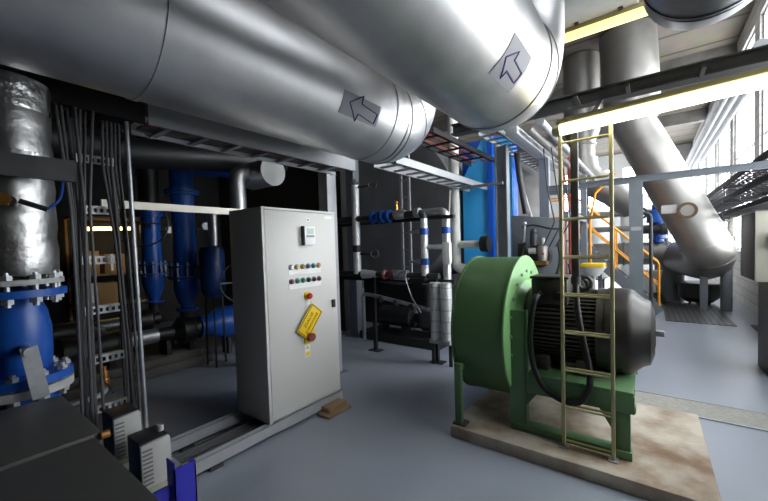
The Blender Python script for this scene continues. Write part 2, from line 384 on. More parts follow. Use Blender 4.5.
lm = thing('tube_lamp', 'dim yellow tube lamp along the bottom edge of the grey soffit', 'lamp', (3.95, .35, 3.6))
B().cyl((3.95, .74, 3.62), (3.95, -.12, 3.62), .042, 22).out('tube', 'tube2', lm)
B().box(3.93, 3.99, -.12, .74, 3.65, 3.70).out('lamp_housing', 'lampbody', lm, .005)
t = tag(B().box(3.42, 3.985, .07, 2.6, 3.70, 4.1).box(3.40, 3.425, .07, 2.6, 3.69, 3.72).out('ventilation_duct', 'greyconc', None, .01), 'smooth grey duct casing above the dim yellow tube lamp', 'duct')
for y in (.2, .55): B().cyl((3.9, y, 3.70), (3.9, y, 3.685), .02, 10).out('fixing_bolt', 'black', t)

# ================================================================== control cabinet
cx0, cx1, cyf, cyb, cz0, cz1 = 1.78, 2.655, 2.62, 3.12, .12, 2.0
cb = thing('control_cabinet', 'tall pale grey electrical control cabinet with buttons and a tilted yellow sign', 'cabinet', (2.2, 2.87, .12))
B().box(cx0, cx1, cyf + .02, cyb, cz0, cz1).out('body', 'cabside', cb, .006)
dr = B().box(cx0 + .03, cx1 - .006, cyf - .004, cyf + .022, cz0 + .02, cz1 - .025).out('door', 'cabinet', cb, .006)
B().box(cx0, cx0 + .028, cyf - .004, cyf + .02, cz0, cz1).box(cx0 + .028, cx1, cyf - .004, cyf + .02, cz1 - .022, cz1).out('door_surround', 'cabinet', cb, .003)
lc = B().box(2.565, 2.605, cyf - .022, cyf, 1.02, 1.10).out('door_latch', 'black', dr, .004)
ds = B().box(2.205, 2.335, cyf - .05, cyf, 1.665, 1.84).out('display_unit', 'white', dr, .004)
B().box(2.23, 2.318, cyf - .052, cyf - .049, 1.765, 1.822).out('screen', 'lcd', ds)
B().box(2.225, 2.322, cyf - .053, cyf - .049, 1.738, 1.758).out('key_row', 'slate', ds)
B().box(2.20, 2.207, cyf - .05, cyf, 1.662, 1.843).out('side_rim', 'darksteel', ds)
B().box(2.265, 2.31, cyf - .006, cyf - .003, 1.885, 1.925).out('round_sticker', 'white', dr)
B().prism([(2.274, cyf - .008, 1.905), (2.293, cyf - .008, 1.917), (2.293, cyf - .008, 1.893)], (0, .003, 0)).out('arrow_mark', 'purple', dr)
B().box(2.50, 2.605, cyf - .007, cyf - .003, 1.925, 1.952).out('name_plate', 'white', dr)
rows = [(1.455, ('white', 'ylens', 'amberlens', 'blens', 'glens', 'lorange')), (1.325, ('maroon', 'glens', 'glens', 'black', 'ink', 'maroon'))]
for z, ms in rows:
    st = B().box(2.035, 2.43, cyf - .007, cyf - .003, z - .062, z - .012).out('label_strip', 'white', dr)
    for i, m in enumerate(ms):
        xx = 2.065 + .067 * i
        bz = B().cyl((xx, cyf - .012, z + .01), (xx, cyf - .002, z + .01), .026, 18).out('bezel', 'slate', dr)
        B().lathe((xx, cyf - .03, z + .006), Y, [(0, 0), (.0, .014), (.008, .019), (.02, .021), (.02, 0)], 16).out('button', m, bz)
es = B().cyl((2.245, cyf - .012, 1.185), (2.245, cyf - .002, 1.185), .040, 24).out('emergency_stop', 'yellow', dr)
B().lathe((2.245, cyf - .06, 1.182), Y, [(0, 0), (.0, .02), (.01, .028), (.022, .028), (.03, .018), (.05, .018)], 24).out('mushroom_button', 'red', es)
B().box(2.215, 2.275, cyf - .006, cyf - .003, 1.10, 1.14).out('label_strip', 'white', dr)
# tilted yellow sign hung on strings
sc_ = V((2.245, cyf - .03, .94)); ta = D(50); ux = V((math.cos(ta), 0, math.sin(ta))); uy = V((-math.sin(ta), 0, math.cos(ta)))
def rect(w, h, y): return [V((sc_.x, y, sc_.z)) + ux * a * w / 2 + uy * b * h / 2 for a, b in ((-1, -1), (1, -1), (1, 1), (-1, 1))]
sg = thing('warning_sign', 'yellow two-line sign hanging tilted on strings on the control cabinet door', 'sign', sc_)
B().prism(rect(.31, .165, cyf - .034), (0, .006, 0)).out('plate', 'yellow', sg, .002)
fr = B()
for s in (-1, 1):
    fr.bar(sc_ + ux * -.145 + uy * s * .070 + Y * -.0048, sc_ + ux * .145 + uy * s * .070 + Y * -.0048, .002, .007, uy)
    fr.bar(sc_ + ux * s * .143 + uy * -.070 + Y * -.0048, sc_ + ux * s * .143 + uy * .070 + Y * -.0048, .002, .007, ux)
fr.out('border_line', 'ink', sg)
text('lettering', 'ZDALNE', .044, 'ink', sg, sc_ + uy * .022 + Y * -.0042, ux, uy)
text('lettering', 'STEROWANIE', .036, 'ink', sg, sc_ + uy * -.030 + Y * -.0042, ux, uy)
for q in (rect(.29, .13, 0)[3], rect(.29, .15, 0)[2]):
    B().tube([(2.245, cyf - .018, 1.15), (q.x, cyf - .036, q.z)], .0022, 6).out('string', 'clear', sg)
ms = B().box(2.185, 2.30, cyf - .028, cyf - .002, .735, .86).out('main_switch', 'yellow', dr, .004)
B().lathe((2.235, cyf - .075, .795), Y, [(0, 0), (0, .038), (.035, .042), (.045, .042)], 20).out('rotary_knob', 'maroon', ms)
B().box(2.19, 2.255, cyf - .006, cyf - .003, .60, .715).out('warning_label', 'white', dr)
B().prism([(2.198, cyf - .008, .675), (2.247, cyf - .008, .675), (2.2225, cyf - .008, .708)], (0, .003, 0)).out('warning_triangle', 'yellow', dr)
B().box(2.198, 2.247, cyf - .008, cyf - .004, .612, .648).out('warning_triangle', 'yellow', dr)
# base frame and block
fm = thing('base_frame', 'pale steel channel frame on the floor carrying the control cabinet', 'frame', (1.9, 2.9, 0))
def channel(b, p0, p1, w, h, t=.008):
    p0, p1 = V(p0), V(p1); d = (p1 - p0).normalized(); r = d.cross(Z).normalized()
    for o in (-1, 1): b.bar(p0 + r * o * (w / 2 - t / 2) + Z * h / 2, p1 + r * o * (w / 2 - t / 2) + Z * h / 2, t, h)
    b.bar(p0 + Z * t / 2, p1 + Z * t / 2, w, t); return b
channel(B(), (1.05, 2.64, .03), (2.66, 2.64, .03), .07, .09).out('front_rail', 'palesteel', fm)
channel(B(), (1.05, 3.1, .03), (2.66, 3.1, .03), .07, .09).out('rear_rail', 'palesteel', fm)
B().box(1.03, 1.09, 2.60, 3.14, .0, .12).out('end_rail', 'palesteel', fm)
B().box(2.0, 2.04, 2.67, 3.07, .02, .11).out('cross_rail', 'palesteel', fm)
for x in (1.3, 2.4):
    for y in (2.64, 3.1): B().box(x - .05, x + .05, y - .04, y + .04, 0, .031).out('foot_pad', 'darksteel', fm)
B().box(1.1, 1.9, 2.76, 2.98, 0, .05).out('cable_trough', 'darksteel', fm)
for i in range(5):
    y = 2.80 + i * .035
    tag(B().tube([(1.12, y, .058), (1.4, y + random.uniform(-.02, .02), .062), (1.7, y + random.uniform(-.02, .02), .06), (1.88, y, .058)], .008, 8).out('cable', 'cablegrey'),
        'thin grey cable lying in the floor trough left of the control cabinet', 'cable', 'cables in the floor trough')
tag(B().box(2.30, 2.62, 2.44, 2.60, 0, .028).box(2.36, 2.60, 2.48, 2.60, .028, .07).out('wooden_block', 'wood', None, .004), 'raw wooden packing board under the right corner of the cabinet frame', 'wood block')

# ================================================================== fan on its plinth
tag(B().box(2.67, 4.0, -.33, 1.36, 0, .1).out('concrete_plinth', 'plinth', None, .012), 'low stained concrete slab beneath the green fan and motor', 'plinth')
fx, fz, fr_ = 3.385, .865, .63
fan = thing('centrifugal_fan', 'green centrifugal fan with drum housing on the concrete slab', 'fan', (fx, 1.1, .1))
B().lathe((fx, 1.36, fz), -Y, [(0, 0), (0, fr_ - .02), (.012, fr_), (.425, fr_), (.425, 0)], 72).out('housing', 'green', fan)
fl = B().lathe((fx, .932, fz), -Y, [(0, .30), (0, fr_ + .012), (.014, fr_ + .012), (.022, fr_ - .005), (.022, .30), (0, .30)], 72).out('face_plate', 'lgreen', fan)
B().lathe((fx, 1.37, fz), -Y, [(0, .3), (0, fr_ + .01), (.015, fr_ + .01), (.015, .3), (0, .3)], 72).out('rear_flange', 'green', fan)
B().lathe((fx, .912, fz), -Y, [(0, 0), (0, .42), (.05, .36), (.05, 0)], 48).out('hub_cover', 'lgreen', fan)
pb = B().cyl((fx + .50, .915, fz), (fx + .50, .895, fz), .014, 8).out('bolt', 'galv', fl)
for i in range(1, 20):
    a = 2 * PI * i / 20; dpart(pb, (.50 * math.cos(a) - .50, 0, .50 * math.sin(a)))
# outlet scroll rising behind the wheel
B().box(fx + .15, fx + .72, .96, 1.34, .3, .95).out('outlet_duct', 'green', fan, .01)
# support frame
B().box(2.9, 2.94, .80, .925, .13, 1.08).box(2.9, 2.98, .795, .805, .13, 1.08).out('front_upright', 'dgreen', fan)
bfx = (2.90, 3.80)
B().box(2.89, 3.0, .1, .92, .102, .16).out('base_rail', 'dgreen', fan, .004)
B().box(3.72, 3.82, .1, .92, .102, .16).out('base_rail', 'dgreen', fan, .004)
lg = B().box(2.905, 2.99, .11, .20, .155, .545).out('leg', 'dgreen', fan, .004)
B().box(3.72, 3.81, .11, .20, .155, .545).out('leg', 'dgreen', fan, .004)
B().box(3.72, 3.81, .82, .91, .16, .84).out('leg', 'dgreen', fan, .004)
B().box(2.895, 3.82, .09, .79, .54, .58).box(2.893, 2.925, .085, .79, .43, .55).box(3.79, 3.82, .09, .92, .43, .55).out('motor_table', 'dgreen', fan, .003)
B().prism([(2.91, .195, .435), (2.91, .195, .25), (2.91, .30, .435)], (.02, 0, 0)).out('gusset', 'dgreen', fan)
B().prism([(2.91, .81, .435), (2.91, .71, .435), (2.91, .81, .30)], (.02, 0, 0)).out('gusset', 'dgreen', fan)
for x in (2.72, 3.9):
    B().box(x, x + .04, 1.275, 1.335, .102, .62).out('leg', 'dgreen', fan, .003)
    B().box(x - .02, x + .08, 1.24, 1.35, .1, .115).out('foot_plate', 'darksteel', fan)
B().box(2.76, 3.9, 1.29, 1.33, .55, .6).out('rear_rail', 'dgreen', fan)
B().box(2.935, 2.942, .855, .905, .60, .66).out('rating_plate', 'yellow', fan)

mx, mz, mr = 3.35, .91, .312
mo = thing('electric_motor', 'large black finned electric motor driving the green fan', 'motor', (mx, .4, .41))
b = B(); n = 56; prof = []
for i in range(n):
    a = 2 * PI * i / n
    for r, da in ((mr, -.30), (mr, .05), (mr - .035, .08), (mr - .035, .67)):
        prof.append(V((mx + r * math.cos(a + da * 2 * PI / n), .80, mz + r * math.sin(a + da * 2 * PI / n))))
b.prism(prof, (0, -.50, 0)); b.out('finned_body', 'motor', mo, ang=20)
B().lathe((mx, .86, mz), -Y, [(0, 0), (0, .30), (.03, mr + .01), (.075, mr + .01), (.075, 0)], 48).out('front_end_shield', 'motor', mo)
B().lathe((mx, .33, mz), -Y, [(0, 0), (0, mr + .012), (.07, mr + .012), (.07, 0)], 48).out('rear_end_shield', 'motor', mo)
B().lathe((mx, .27, mz), -Y, [(0, 0), (0, mr + .02), (.13, mr + .02), (.17, mr + .005), (.23, mr - .05), (.275, .24), (.30, .16), (.305, 0)], 56).out('fan_cowl', 'cowl', mo)
for i in range(3):
    B().ring((mx, -.022 + .012 * i, mz), -Y, .012, .10 + .045 * i, .085 + .045 * i, 32).out('cowl_ring', 'black', mo)
B().box(mx - .02, mx + .02, -.085, -.03, mz - .02, mz + .02).out('grease_nipple', 'galv', mo, .004)
for x in (3.05, 3.55): 
    for y in (.36, .66): B().box(x, x + .12, y, y + .10, .582, .70).out('foot', 'motor', mo, .006)
tbx = B().box(3.08, 3.32, .52, .79, 1.12, 1.325).out('terminal_box', 'motor', mo, .01)
B().box(3.07, 3.33, .51, .80, 1.325, 1.345).out('box_lid', 'motor', tbx, .006)
for y in (.72, .58):
    B().lathe((3.08, y, 1.2), -X, [(0, 0), (0, .042), (.035, .042), (.036, .033), (.075, .033), (.075, 0)], 16).out('cable_gland', 'black', mo)
B().torus((mx - .05, .43, 1.28), X, .05, .016, 24).out('lifting_eye', 'motor', mo)
tag(B().tube([(3.0, .72, 1.2), (2.95, .73, 1.18), (2.93, .755, 1.05), (2.925, .77, .82), (2.92, .74, .62), (2.885, .66, .49), (2.87, .52, .43), (2.87, .41, .44), (2.875, .35, .54), (2.89, .345, .66), (2.90, .38, .85), (2.92, .42, 1.05), (2.95, .44, 1.2), (2.98, .445, 1.33)], .023, 12, bend=.1).out('power_cable', 'rubber'),
    'thick black cable looping down from the motor terminal box', 'cable')
cp = thing('cable_pole', 'dark upright pole standing right behind the yellow ladder', 'pole', (2.99, .445, 1.3))
B().box(2.965, 3.01, .42, .47, 1.30, 2.47).out('pole', 'darksteel', cp, .004)
B().cyl((2.9875, .445, 1.30), (2.9875, .445, 1.36), .034, 12).out('sleeve', 'rubber', cp)

# ladder
ld = thing('ladder', 'narrow yellow steel ladder standing upright in front of the black motor', 'ladder', (2.845, .36, .1))
for y in (.205, .515):
    B().box(2.835, 2.862, y - .012, y + .012, .104, 2.40).out('rail', 'ladder', ld, .004)
    B().box(2.81, 2.885, y - .03, y + .03, .1, .108).out('foot', 'galv', ld)
rg = None
for i in range(9):
    z = .135 + .2745 * i
    if rg is None:
        rg = B().cyl((2.83, .22, z), (2.83, .50, z), .0075, 8).cyl((2.868, .22, z + .008), (2.868, .50, z + .008), .0085, 8).out('rung', 'ladder', ld)
    else: dpart(rg, (0, 0, .2745 * i))

# ================================================================== cable trays under and beside the pipes
def tray(name, label, x0, x1, y0, y1, z, h=.08, pitch=.3, m='palesteel', lip=.02):
    t = thing(name, label, 'cable tray', ((x0 + x1) / 2, (y0 + y1) / 2, z))
    for y, s in ((y0, 1), (y1, -1)):
        B().box(x0, x1, y, y + s * .004, z, z + h).box(x0, x1, y, y + s * lip, z, z + .004).box(x0, x1, y, y + s * lip, z + h - .004, z + h).out('side_rail', m, t)
    r = None; n = int((x1 - x0) / pitch)
    for i in range(n):
        x = x0 + pitch * (i + .5)
        if r is None: r = B().box(x - .02, x + .02, y0 + .004, y1 - .004, z + .006, z + .024).out('rung', m, t); xr = x
        else: dpart(r, (x - xr, 0, 0))
    return t
def run(label, group, m, pts_list, r=.012, name='cable'):
    for p in pts_list: tag(B().tube(p, r, 8, bend=.05).out(name, m), label, 'cable', group)
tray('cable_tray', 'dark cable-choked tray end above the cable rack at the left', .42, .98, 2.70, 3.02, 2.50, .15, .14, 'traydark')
tray('cable_tray', 'pale cable tray under the long overhead pipe left of the control cabinet', 1.0, 3.1, 2.70, 3.02, 2.50, .15, .28)
for m, g, l, yy in (('cablered', 'red cables in the left tray', 'dull red cable lying in the pale tray left of the cabinet', (2.78, 2.83)), ('cablegrey', 'grey cables in the left tray', 'grey cable lying in the pale tray left of the cabinet', (2.89, 2.93, 2.97))):
    run(l, g, m, [[(1.02, y, 2.537), (1.6, y + random.uniform(-.01, .01), 2.537), (3.05, y, 2.537)] for y in yy])
tray('cable_tray', 'pale cable tray running from the end of the long pipe toward the blue panel', 3.06, 5.64, 2.1, 2.4, 2.49, .09, .26)
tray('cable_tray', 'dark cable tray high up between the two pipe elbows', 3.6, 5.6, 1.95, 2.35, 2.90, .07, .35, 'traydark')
run('red cable lying in the high dark tray between the pipe elbows', 'red cables in the high tray', 'cablered', [[(3.65, y, 2.938), (5.55, y, 2.938)] for y in (2.02, 2.09, 2.24)], .013)
pst = thing('steel_post', 'grey steel post rising behind the control cabinet to carry the tray', 'post', (3.26, 3.3, 0))
B().box(3.17, 3.33, 3.24, 3.40, .012, 2.84).out('post', 'palesteel', pst, .004)
B().box(3.12, 3.38, 3.19, 3.45, 0, .012).out('base_plate', 'greysteel', pst)
B().box(3.14, 3.40, 2.68, 3.45, 2.842, 2.88).out('tray_bracket', 'greysteel', pst)
B().prism([(3.24, 3.24, 2.55), (3.24, 3.24, 2.84), (3.24, 2.95, 2.84)], (.012, 0, 0)).out('bracket_gusset', 'palesteel', pst)

# ================================================================== left foreground: clad riser, blue valve, cover box
rx, ry = .30, 2.50
rs = thing('foil_wrapped_riser', 'crinkled foil wrapped vertical pipe above the blue valve at the left edge', 'pipe', (rx, ry, 1.55))
b = B(); b.lathe((rx, ry, 1.545), Z, [(0, .0), (0, .16), (.03, .165)] + [(.06 + .06 * i, .165 + .004 * math.sin(i * 2.3)) for i in range(14)] + [(.88, .0)], 36).out('foil_jacket', 'foilsoft', rs)
B().lathe((rx, ry, 2.03), Z, [(0, 0), (0, .172), (.1, .168), (.2, .158), (.32, .168), (.45, .17), (.45, 0)], 36).out('loose_foil_wrap', 'foil', rs)
B().cyl((rx - .01, ry - .15, 1.885), (rx - .03, ry - .27, 1.88), .018, 12).cyl((rx + .0, ry - .235, 1.885), (rx + .09, ry - .25, 1.85), .012, 10).out('sensor_probe', 'black', rs)
B().cyl((rx - .04, ry - .22, 1.885), (rx - .055, ry - .29, 1.885), .024, 12).out('sensor_cap', 'brass', rs)
B().tube([(rx + .09, ry - .25, 1.85), (rx + .14, ry - .24, 1.9), (rx + .17, ry - .2, 2.05)], .006, 8, bend=.03).out('sensor_wire', 'blue', rs)
tag(B().box(-.25, .49, 2.205, 2.235, 1.985, 2.085).out('crossbar', 'darksteel'), 'flat dark steel bar passing in front of the foil wrapped pipe', 'bar')
vl = thing('flanged_valve', 'blue flanged valve body below the foil wrapped pipe at the left edge', 'valve', (rx, ry, .9))
B().lathe((rx, ry, 1.50), Z, [(0, 0), (0, .18), (.025, .18), (.025, 0)], 40).out('grey_flange', 'grille', vl)
B().lathe((rx, ry, 1.44), Z, [(0, 0), (0, .19), (.035, .19), (.035, 0)], 40).out('upper_flange', 'blue', vl)
B().lathe((rx, ry, 1.06), Z, [(0, 0), (0, .10), (.03, .118), (.1, .122), (.22, .122), (.30, .11), (.34, .095), (.38, .095), (.38, 0)], 40).out('body', 'blue', vl)
B().lathe((rx, ry, 1.02), Z, [(0, 0), (0, .195), (.04, .195), (.04, 0)], 40).out('lower_flange', 'blue', vl)
B().lathe((rx, ry, .97), Z, [(0, 0), (0, .195), (.04, .195), (.04, 0)], 40).out('grey_flange', 'grille', vl)
B().cyl((rx, ry, 0), (rx, ry, .97), .14, 28).out('lower_pipe', 'blue', vl)
for z, rr, hh in ((1.40, .155, .16), (.93, .165, .16)):
    bo = B().cyl((rx + rr, ry, z), (rx + rr, ry, z + hh), .013, 8).cyl((rx + rr, ry, z + .015), (rx + rr, ry, z + .04), .024, 6).cyl((rx + rr, ry, z + hh - .035), (rx + rr, ry, z + hh - .012), .024, 6).out('bolt', 'galv', vl)
    for i in range(1, 10):
        a = 2 * PI * i / 10; dpart(bo, (rr * math.cos(a) - rr, rr * math.sin(a), 0))
B().bar((rx - .0, ry - .235, 1.22), (rx + .03, ry - .245, .98), .06, .012, Y).out('steel_strap', 'galv', vl)
B().cyl((rx + .0, ry - .1, 1.20), (rx + .0, ry - .26, 1.20), .022, 12).out('strap_bolt', 'galv', vl)
bx = thing('cover_box', 'large charcoal metal cover box filling the lower left corner', 'box', (.0, 1.5, 0))
B().box(-.7, .385, 1.575, 2.16, 0, 1.0).out('rear_cover', 'housing', bx, .015)
B().box(-.7, .36, .62, 1.565, 0, .995).out('front_cover', 'housing', bx, .015)
B().box(-.7, .35, 1.55, 1.59, .02, .985).out('seam_strip', 'grille', bx)
B().cyl((.375, 1.57, .985), (.40, 1.57, .985), .014, 12).out('brass_stud', 'brass', bx)
def louver(name, label, x0, x1, y0, y1, z0, z1):
    t = thing(name, label, 'box', ((x0 + x1) / 2, (y0 + y1) / 2, z0))
    B().box(x0, x1, y0 + .02, y1, z0, z1).out('casing', 'black', t, .008)
    fp = B().prism([(x0, y0, z0), (x1, y0, z0), (x1, y0, z1 - .015), (x1 - .01, y0, z1), (x0, y0, z1 - .01)], (0, .02, 0)).out('front_panel', 'grille', t, .004)
    s = None; n = 9; pz = (z1 - z0 - .04) / n
    for i in range(n):
        z = z0 + .02 + pz * i
        if s is None: s = B().box(x0 + .006, x0 + (x1 - x0) * .36, y0 - .004, y0 + .003, z, z + pz * .38).out('louver_slot', 'darkslot', t)
        else: dpart(s, (0, 0, pz * i))
    return t
l1 = louver('vented_control_unit', 'grey louvred control unit with black top beside the blue channel post', .645, .785, 2.05, 2.24, .43, .665)
B().box(.60, .645, 2.08, 2.2, .42, .47).out('terminal_block', 'teal', l1)
B().cyl((.77, 2.14, .665), (.77, 2.14, .695), .016, 10).out('cable_nut', 'grille', l1)
l2 = louver('vented_control_unit', 'second grey louvred control unit half hidden behind the nearer one', .615, .745, 2.33, 2.52, .50, .74)
pd = thing('mounting_stand', 'beige plate stand holding the two louvred control units', 'stand', (.7, 2.2, 0))
B().box(.57, .80, 1.98, 2.6, .40, .428).out('top_plate', 'beigemetal', pd)
B().box(.59, .63, 2.40, 2.6, .43, .5).box(.60, .76, 2.33, 2.52, .47, .498).out('riser_plate', 'beigemetal', pd)
for x, y in ((.59, 2.0), (.76, 2.0), (.59, 2.55), (.76, 2.55)): B().box(x, x + .03, y, y + .03, 0, .4).out('leg', 'beigemetal', pd)
bp = thing('channel_post', 'short violet blue steel channel post at the bottom edge near the louvred units', 'post', (.745, 1.85, 0))
B().box(.695, .795, 1.80, 1.806, .008, .605).box(.695, .701, 1.80, 1.88, .008, .635).box(.789, .795, 1.80, 1.86, .008, .60).out('channel', 'navy', bp)
B().box(.66, .83, 1.77, 1.91, 0, .008).out('base_plate', 'navy', bp)
B().box(.62, .695, 1.83, 1.85, .45, .52).out('side_bracket', 'navy', bp)

# vertical cable rack
rk = thing('cable_rack', 'upright cable rack with perforated cross straps left of the control cabinet', 'rack', (.75, 2.9, 0))
for x in (.645, .855): B().box(x - .012, x + .012, 2.91, 2.94, 0, 2.50).out('upright', 'darksteel', rk)
def strap(z):
    b = B(); x0, x1, y, h, t = .65, .85, 2.895, .05, .006; n = 6; w = (x1 - x0) / n
    b.box(x0, x1, y, y + t, z, z + .012).box(x0, x1, y, y + t, z + h - .012, z + h)
    for i in range(n + 1): xx = x0 + w * i; b.box(max(x0, xx - .008), min(x1, xx + .008), y, y + t, z + .012, z + h - .012)
    b.box(x0, x1, y, y + .05, z + h, z + h + .004)
    return b.out('perforated_strap', 'galv', rk)
s0 = strap(.59)
for i in range(1, 6): dpart(s0, (0, 0, .327 * i))
run('grey cable in the bundle dropping beside the foil wrapped pipe', 'left cable bundle', 'cablegrey',
    [[(.545 + .016 * i + random.uniform(-.01, .01), 2.62 + .03 * (i % 3), .02), (.555 + .015 * i, 2.62 + .03 * (i % 3), 1.3), (.55 + .017 * i + random.uniform(-.02, .02), 2.63 + .03 * (i % 3), 1.9), (.52 + .028 * i, 2.66 + .02 * (i % 3), 2.49)] for i in range(7)], .0085)
run('grey cable in the bundle dropping along the right side of the cable rack', 'right cable bundle', 'cablegrey',
    [[(.83 + .016 * i, 2.80 + .02 * (i % 2), .02), (.825 + .016 * i + random.uniform(-.012, .012), 2.80 + .02 * (i % 2), 1.0), (.80 + .02 * i + random.uniform(-.02, .02), 2.80 + .02 * (i % 2), 1.7), (.76 + .022 * i, 2.80, 2.2), (.77 + .022 * i, 2.80, 2.49)] for i in range(5)], .0085)
tag(B().cyl((.90, 2.72, 0), (.875, 2.72, 2.49), .0135, 14).out('conduit', 'galv'), 'shiny straight steel conduit standing right of the cable rack', 'conduit')
bv = thing('brass_valve', 'small brass drain valve on a grey pipe stub by the cable rack', 'valve', (.7, 2.75, .7))
B().tube([(.50, 2.74, .745), (.66, 2.74, .755), (.69, 2.74, .78), (.69, 2.74, .80)], .016, 12, bend=.03).out('pipe_stub', 'grille', bv)
B().lathe((.69, 2.74, .80), Z, [(0, 0), (0, .018), (.02, .018), (.02, .026), (.05, .026), (.05, .016), (.07, .02), (.10, .02), (.10, .012), (.13, .014), (.13, 0)], 12).out('valve_body', 'brass', bv)
B().bar((.69, 2.72, .84), (.72, 2.70, .76), .012, .006).out('handle', 'black', bv)

# ================================================================== pump bay on the left
def flange(p, ax, r, h, m, parent, nb=0):
    o = B().lathe(p, ax, [(0, 0), (0, r), (h, r), (h, 0)], 28).out('flange', m, parent)
    return o
pl = tag(B().box(.7, 2.62, 5.2, 6.0, 0, .12).box(.8, 2.5, 5.26, 5.9, .12, .22).out('pump_plinth', 'darkconc', None, .01), 'dark concrete base under the nearer black pump', 'plinth')
pm = thing('pump_set', 'nearer black pump and motor on the dark base left of the cabinet', 'pump', (1.7, 5.45, .22))
B().lathe((.95, 5.45, .50), X, [(0, 0), (0, .14), (.03, .17), (.12, .17), (.12, .155), (.55, .155), (.55, .165), (.62, .165), (.66, .08), (.66, 0)], 28).out('motor', 'black', pm)
B().box(1.2, 1.4, 5.38, 5.52, .64, .74).out('terminal_box', 'black', pm, .008)
B().lathe((1.62, 5.45, .5), X, [(0, 0), (0, .10), (.36, .10), (.36, 0)], 24).out('coupling_guard', 'galv', pm)
B().lathe((1.98, 5.45, .5), X, [(0, 0), (0, .09), (.2, .09), (.24, .13), (.3, .2), (.46, .2), (.5, .13), (.56, .13), (.56, 0)], 28).out('pump_casing', 'black', pm)
for x in (1.05, 1.4, 2.05, 2.35): B().box(x, x + .06, 5.32, 5.58, .222, .42).out('foot', 'black', pm)
B().cyl((2.40, 5.45, .64), (2.40, 5.45, .78), .10, 20).out('outlet_neck', 'black', pm)
def riser(label, x, y, zb, r, top, elbow):
    t = thing('blue_riser', label, 'pipe', (x, y, zb))
    B().lathe((x, y, zb), Z, [(0, 0), (0, .085), (.08, .085), (.12, r * .7), (.3, r), (.45, r), (.45, 0)], 28).out('reducer', 'blue', t)
    flange((x, y, zb), Z, .15, .03, 'blue', t)
    B().cyl((x, y, zb + .45), (x, y, top), r * .93, 28).out('pipe', 'blue', t)
    fb = B().box(x + r + .02, x + r + .045, y - .015, y + .015, zb + .44, zb + .70).out('tie_bolt', 'greysteel', t)
    for i in range(1, 10):
        a = 2 * PI * i / 10; q = r + .032; dpart(fb, (q * math.cos(a) - q, q * math.sin(a), 0))
    for z in (zb + .47, zb + .63): flange((x, y, z), Z, r + .07, .03, 'blue', t)
    flange((x, y, top - .12), Z, r + .06, .03, 'blue', t); flange((x, y, top - .16), Z, r + .06, .03, 'blue', t)
    if elbow: B().tube([(x, y, top), (x, y, top + .3), (x + 1.7, y, top + .42)], r * .93, 24, bend=.25).out('overhead_bend', 'blue', t)
    g = B().lathe((x + r * .9 + .06, y - .2, zb + 1.22), -Y, [(0, 0), (0, .055), (.03, .055), (.03, 0)], 20).out('pressure_gauge', 'white', t)
    B().tube([(x + r * .9 + .06, y - .19, zb + 1.22), (x + r * .5, y - .05, zb + 1.18)], .012, 8).out('gauge_stem', 'brass', g)
    return t
riser('blue vertical pipe with tie-rod joint above the nearer black pump', 2.40, 5.45, .785, .165, 2.62, True)
r2 = riser('blue vertical pipe with tie-rod joint standing deeper in the shadow', 2.44, 6.75, .80, .16, 2.4, False)
B().cyl((2.44, 6.75, 2.4), (2.44, 6.75, 3.6), .15, 24).out('upper_pipe', 'black', r2)
hwl = B().torus((2.15, 6.3, 2.1), (-.35, -.9, .1), .36, .014, 40)
hwl.tube([(2.15 - .34, 6.3 + .13, 2.1), (2.15 + .34, 6.3 - .13, 2.1)], .012, 8).tube([(2.15, 6.3, 2.46), (2.15, 6.3, 1.74)], .012, 8).cyl((2.15, 6.3, 2.1), (2.36, 6.58, 2.1), .03, 12)
tag(hwl.out('hand_wheel', 'darksteel'), 'large dark handwheel on the shadowed blue pipe', 'handwheel')
pm2 = thing('pump_set', 'rear black pump and motor deeper in the shadow behind the first pump', 'pump', (1.7, 6.75, 0))
B().box(.8, 2.6, 6.45, 7.1, 0, .2).out('base', 'darkconc', pm2)
B().lathe((1.0, 6.75, .52), X, [(0, 0), (0, .15), (.55, .15), (.6, .08), (.66, .08), (.66, .1), (.95, .1), (1.0, .19), (1.35, .19), (1.4, .1), (1.5, .1), (1.5, 0)], 24).out('motor_and_casing', 'black', pm2)
B().lathe((1.65, 6.75, .52), X, [(0, 0), (0, .11), (.3, .11), (.3, 0)], 20).out('coupling_guard', 'galv', pm2)
for x in (1.1, 1.5, 2.1): B().box(x, x + .06, 6.62, 6.88, .2, .42).out('foot', 'black', pm2)
B().cyl((2.44, 6.75, .66), (2.44, 6.75, .80), .09, 18).out('outlet_neck', 'black', pm2)
rd = thing('suction_pipe', 'bright blue reducer pipe joining the nearer pump from the right', 'pipe', (2.9, 5.45, .3))
B().lathe((2.545, 5.45, .5), X, [(0, 0), (0, .12), (.08, .12), (.34, .25), (1.7, .25), (1.7, 0)], 28).out('reducer', 'blue', rd)
flange((2.545, 5.45, .5), X, .165, .035, 'blue', rd)
for x in (2.95, 3.9): B().box(x, x + .05, 5.35, 5.55, 0, .27).out('support', 'darksteel', rd)
tk = thing('pressure_tank', 'dark blue upright tank between the blue pipes and the cabinet', 'tank', (2.75, 5.0, 0))
B().lathe((2.57, 5.0, .98), Z, [(0, 0), (0, .1), (.05, .14), (.1, .165), (.65, .165), (.71, .14), (.74, .0)], 28).out('shell', 'bluedark', tk)
for a in range(3): B().bar((2.57 + .14 * math.cos(a * 2.1), 5.0 + .14 * math.sin(a * 2.1), 0), (2.57 + .12 * math.cos(a * 2.1), 5.0 + .12 * math.sin(a * 2.1), 1.1), .022, .022).out('leg', 'black', tk)
hw = thing('wheel_valve', 'valve with thin round handwheel and white dial just left of the cabinet', 'valve', (2.6, 4.5, .4))
B().torus((2.68, 4.45, 1.2), (-.45, -.88, 0), .27, .012, 40).out('wheel', 'darksteel', hw)
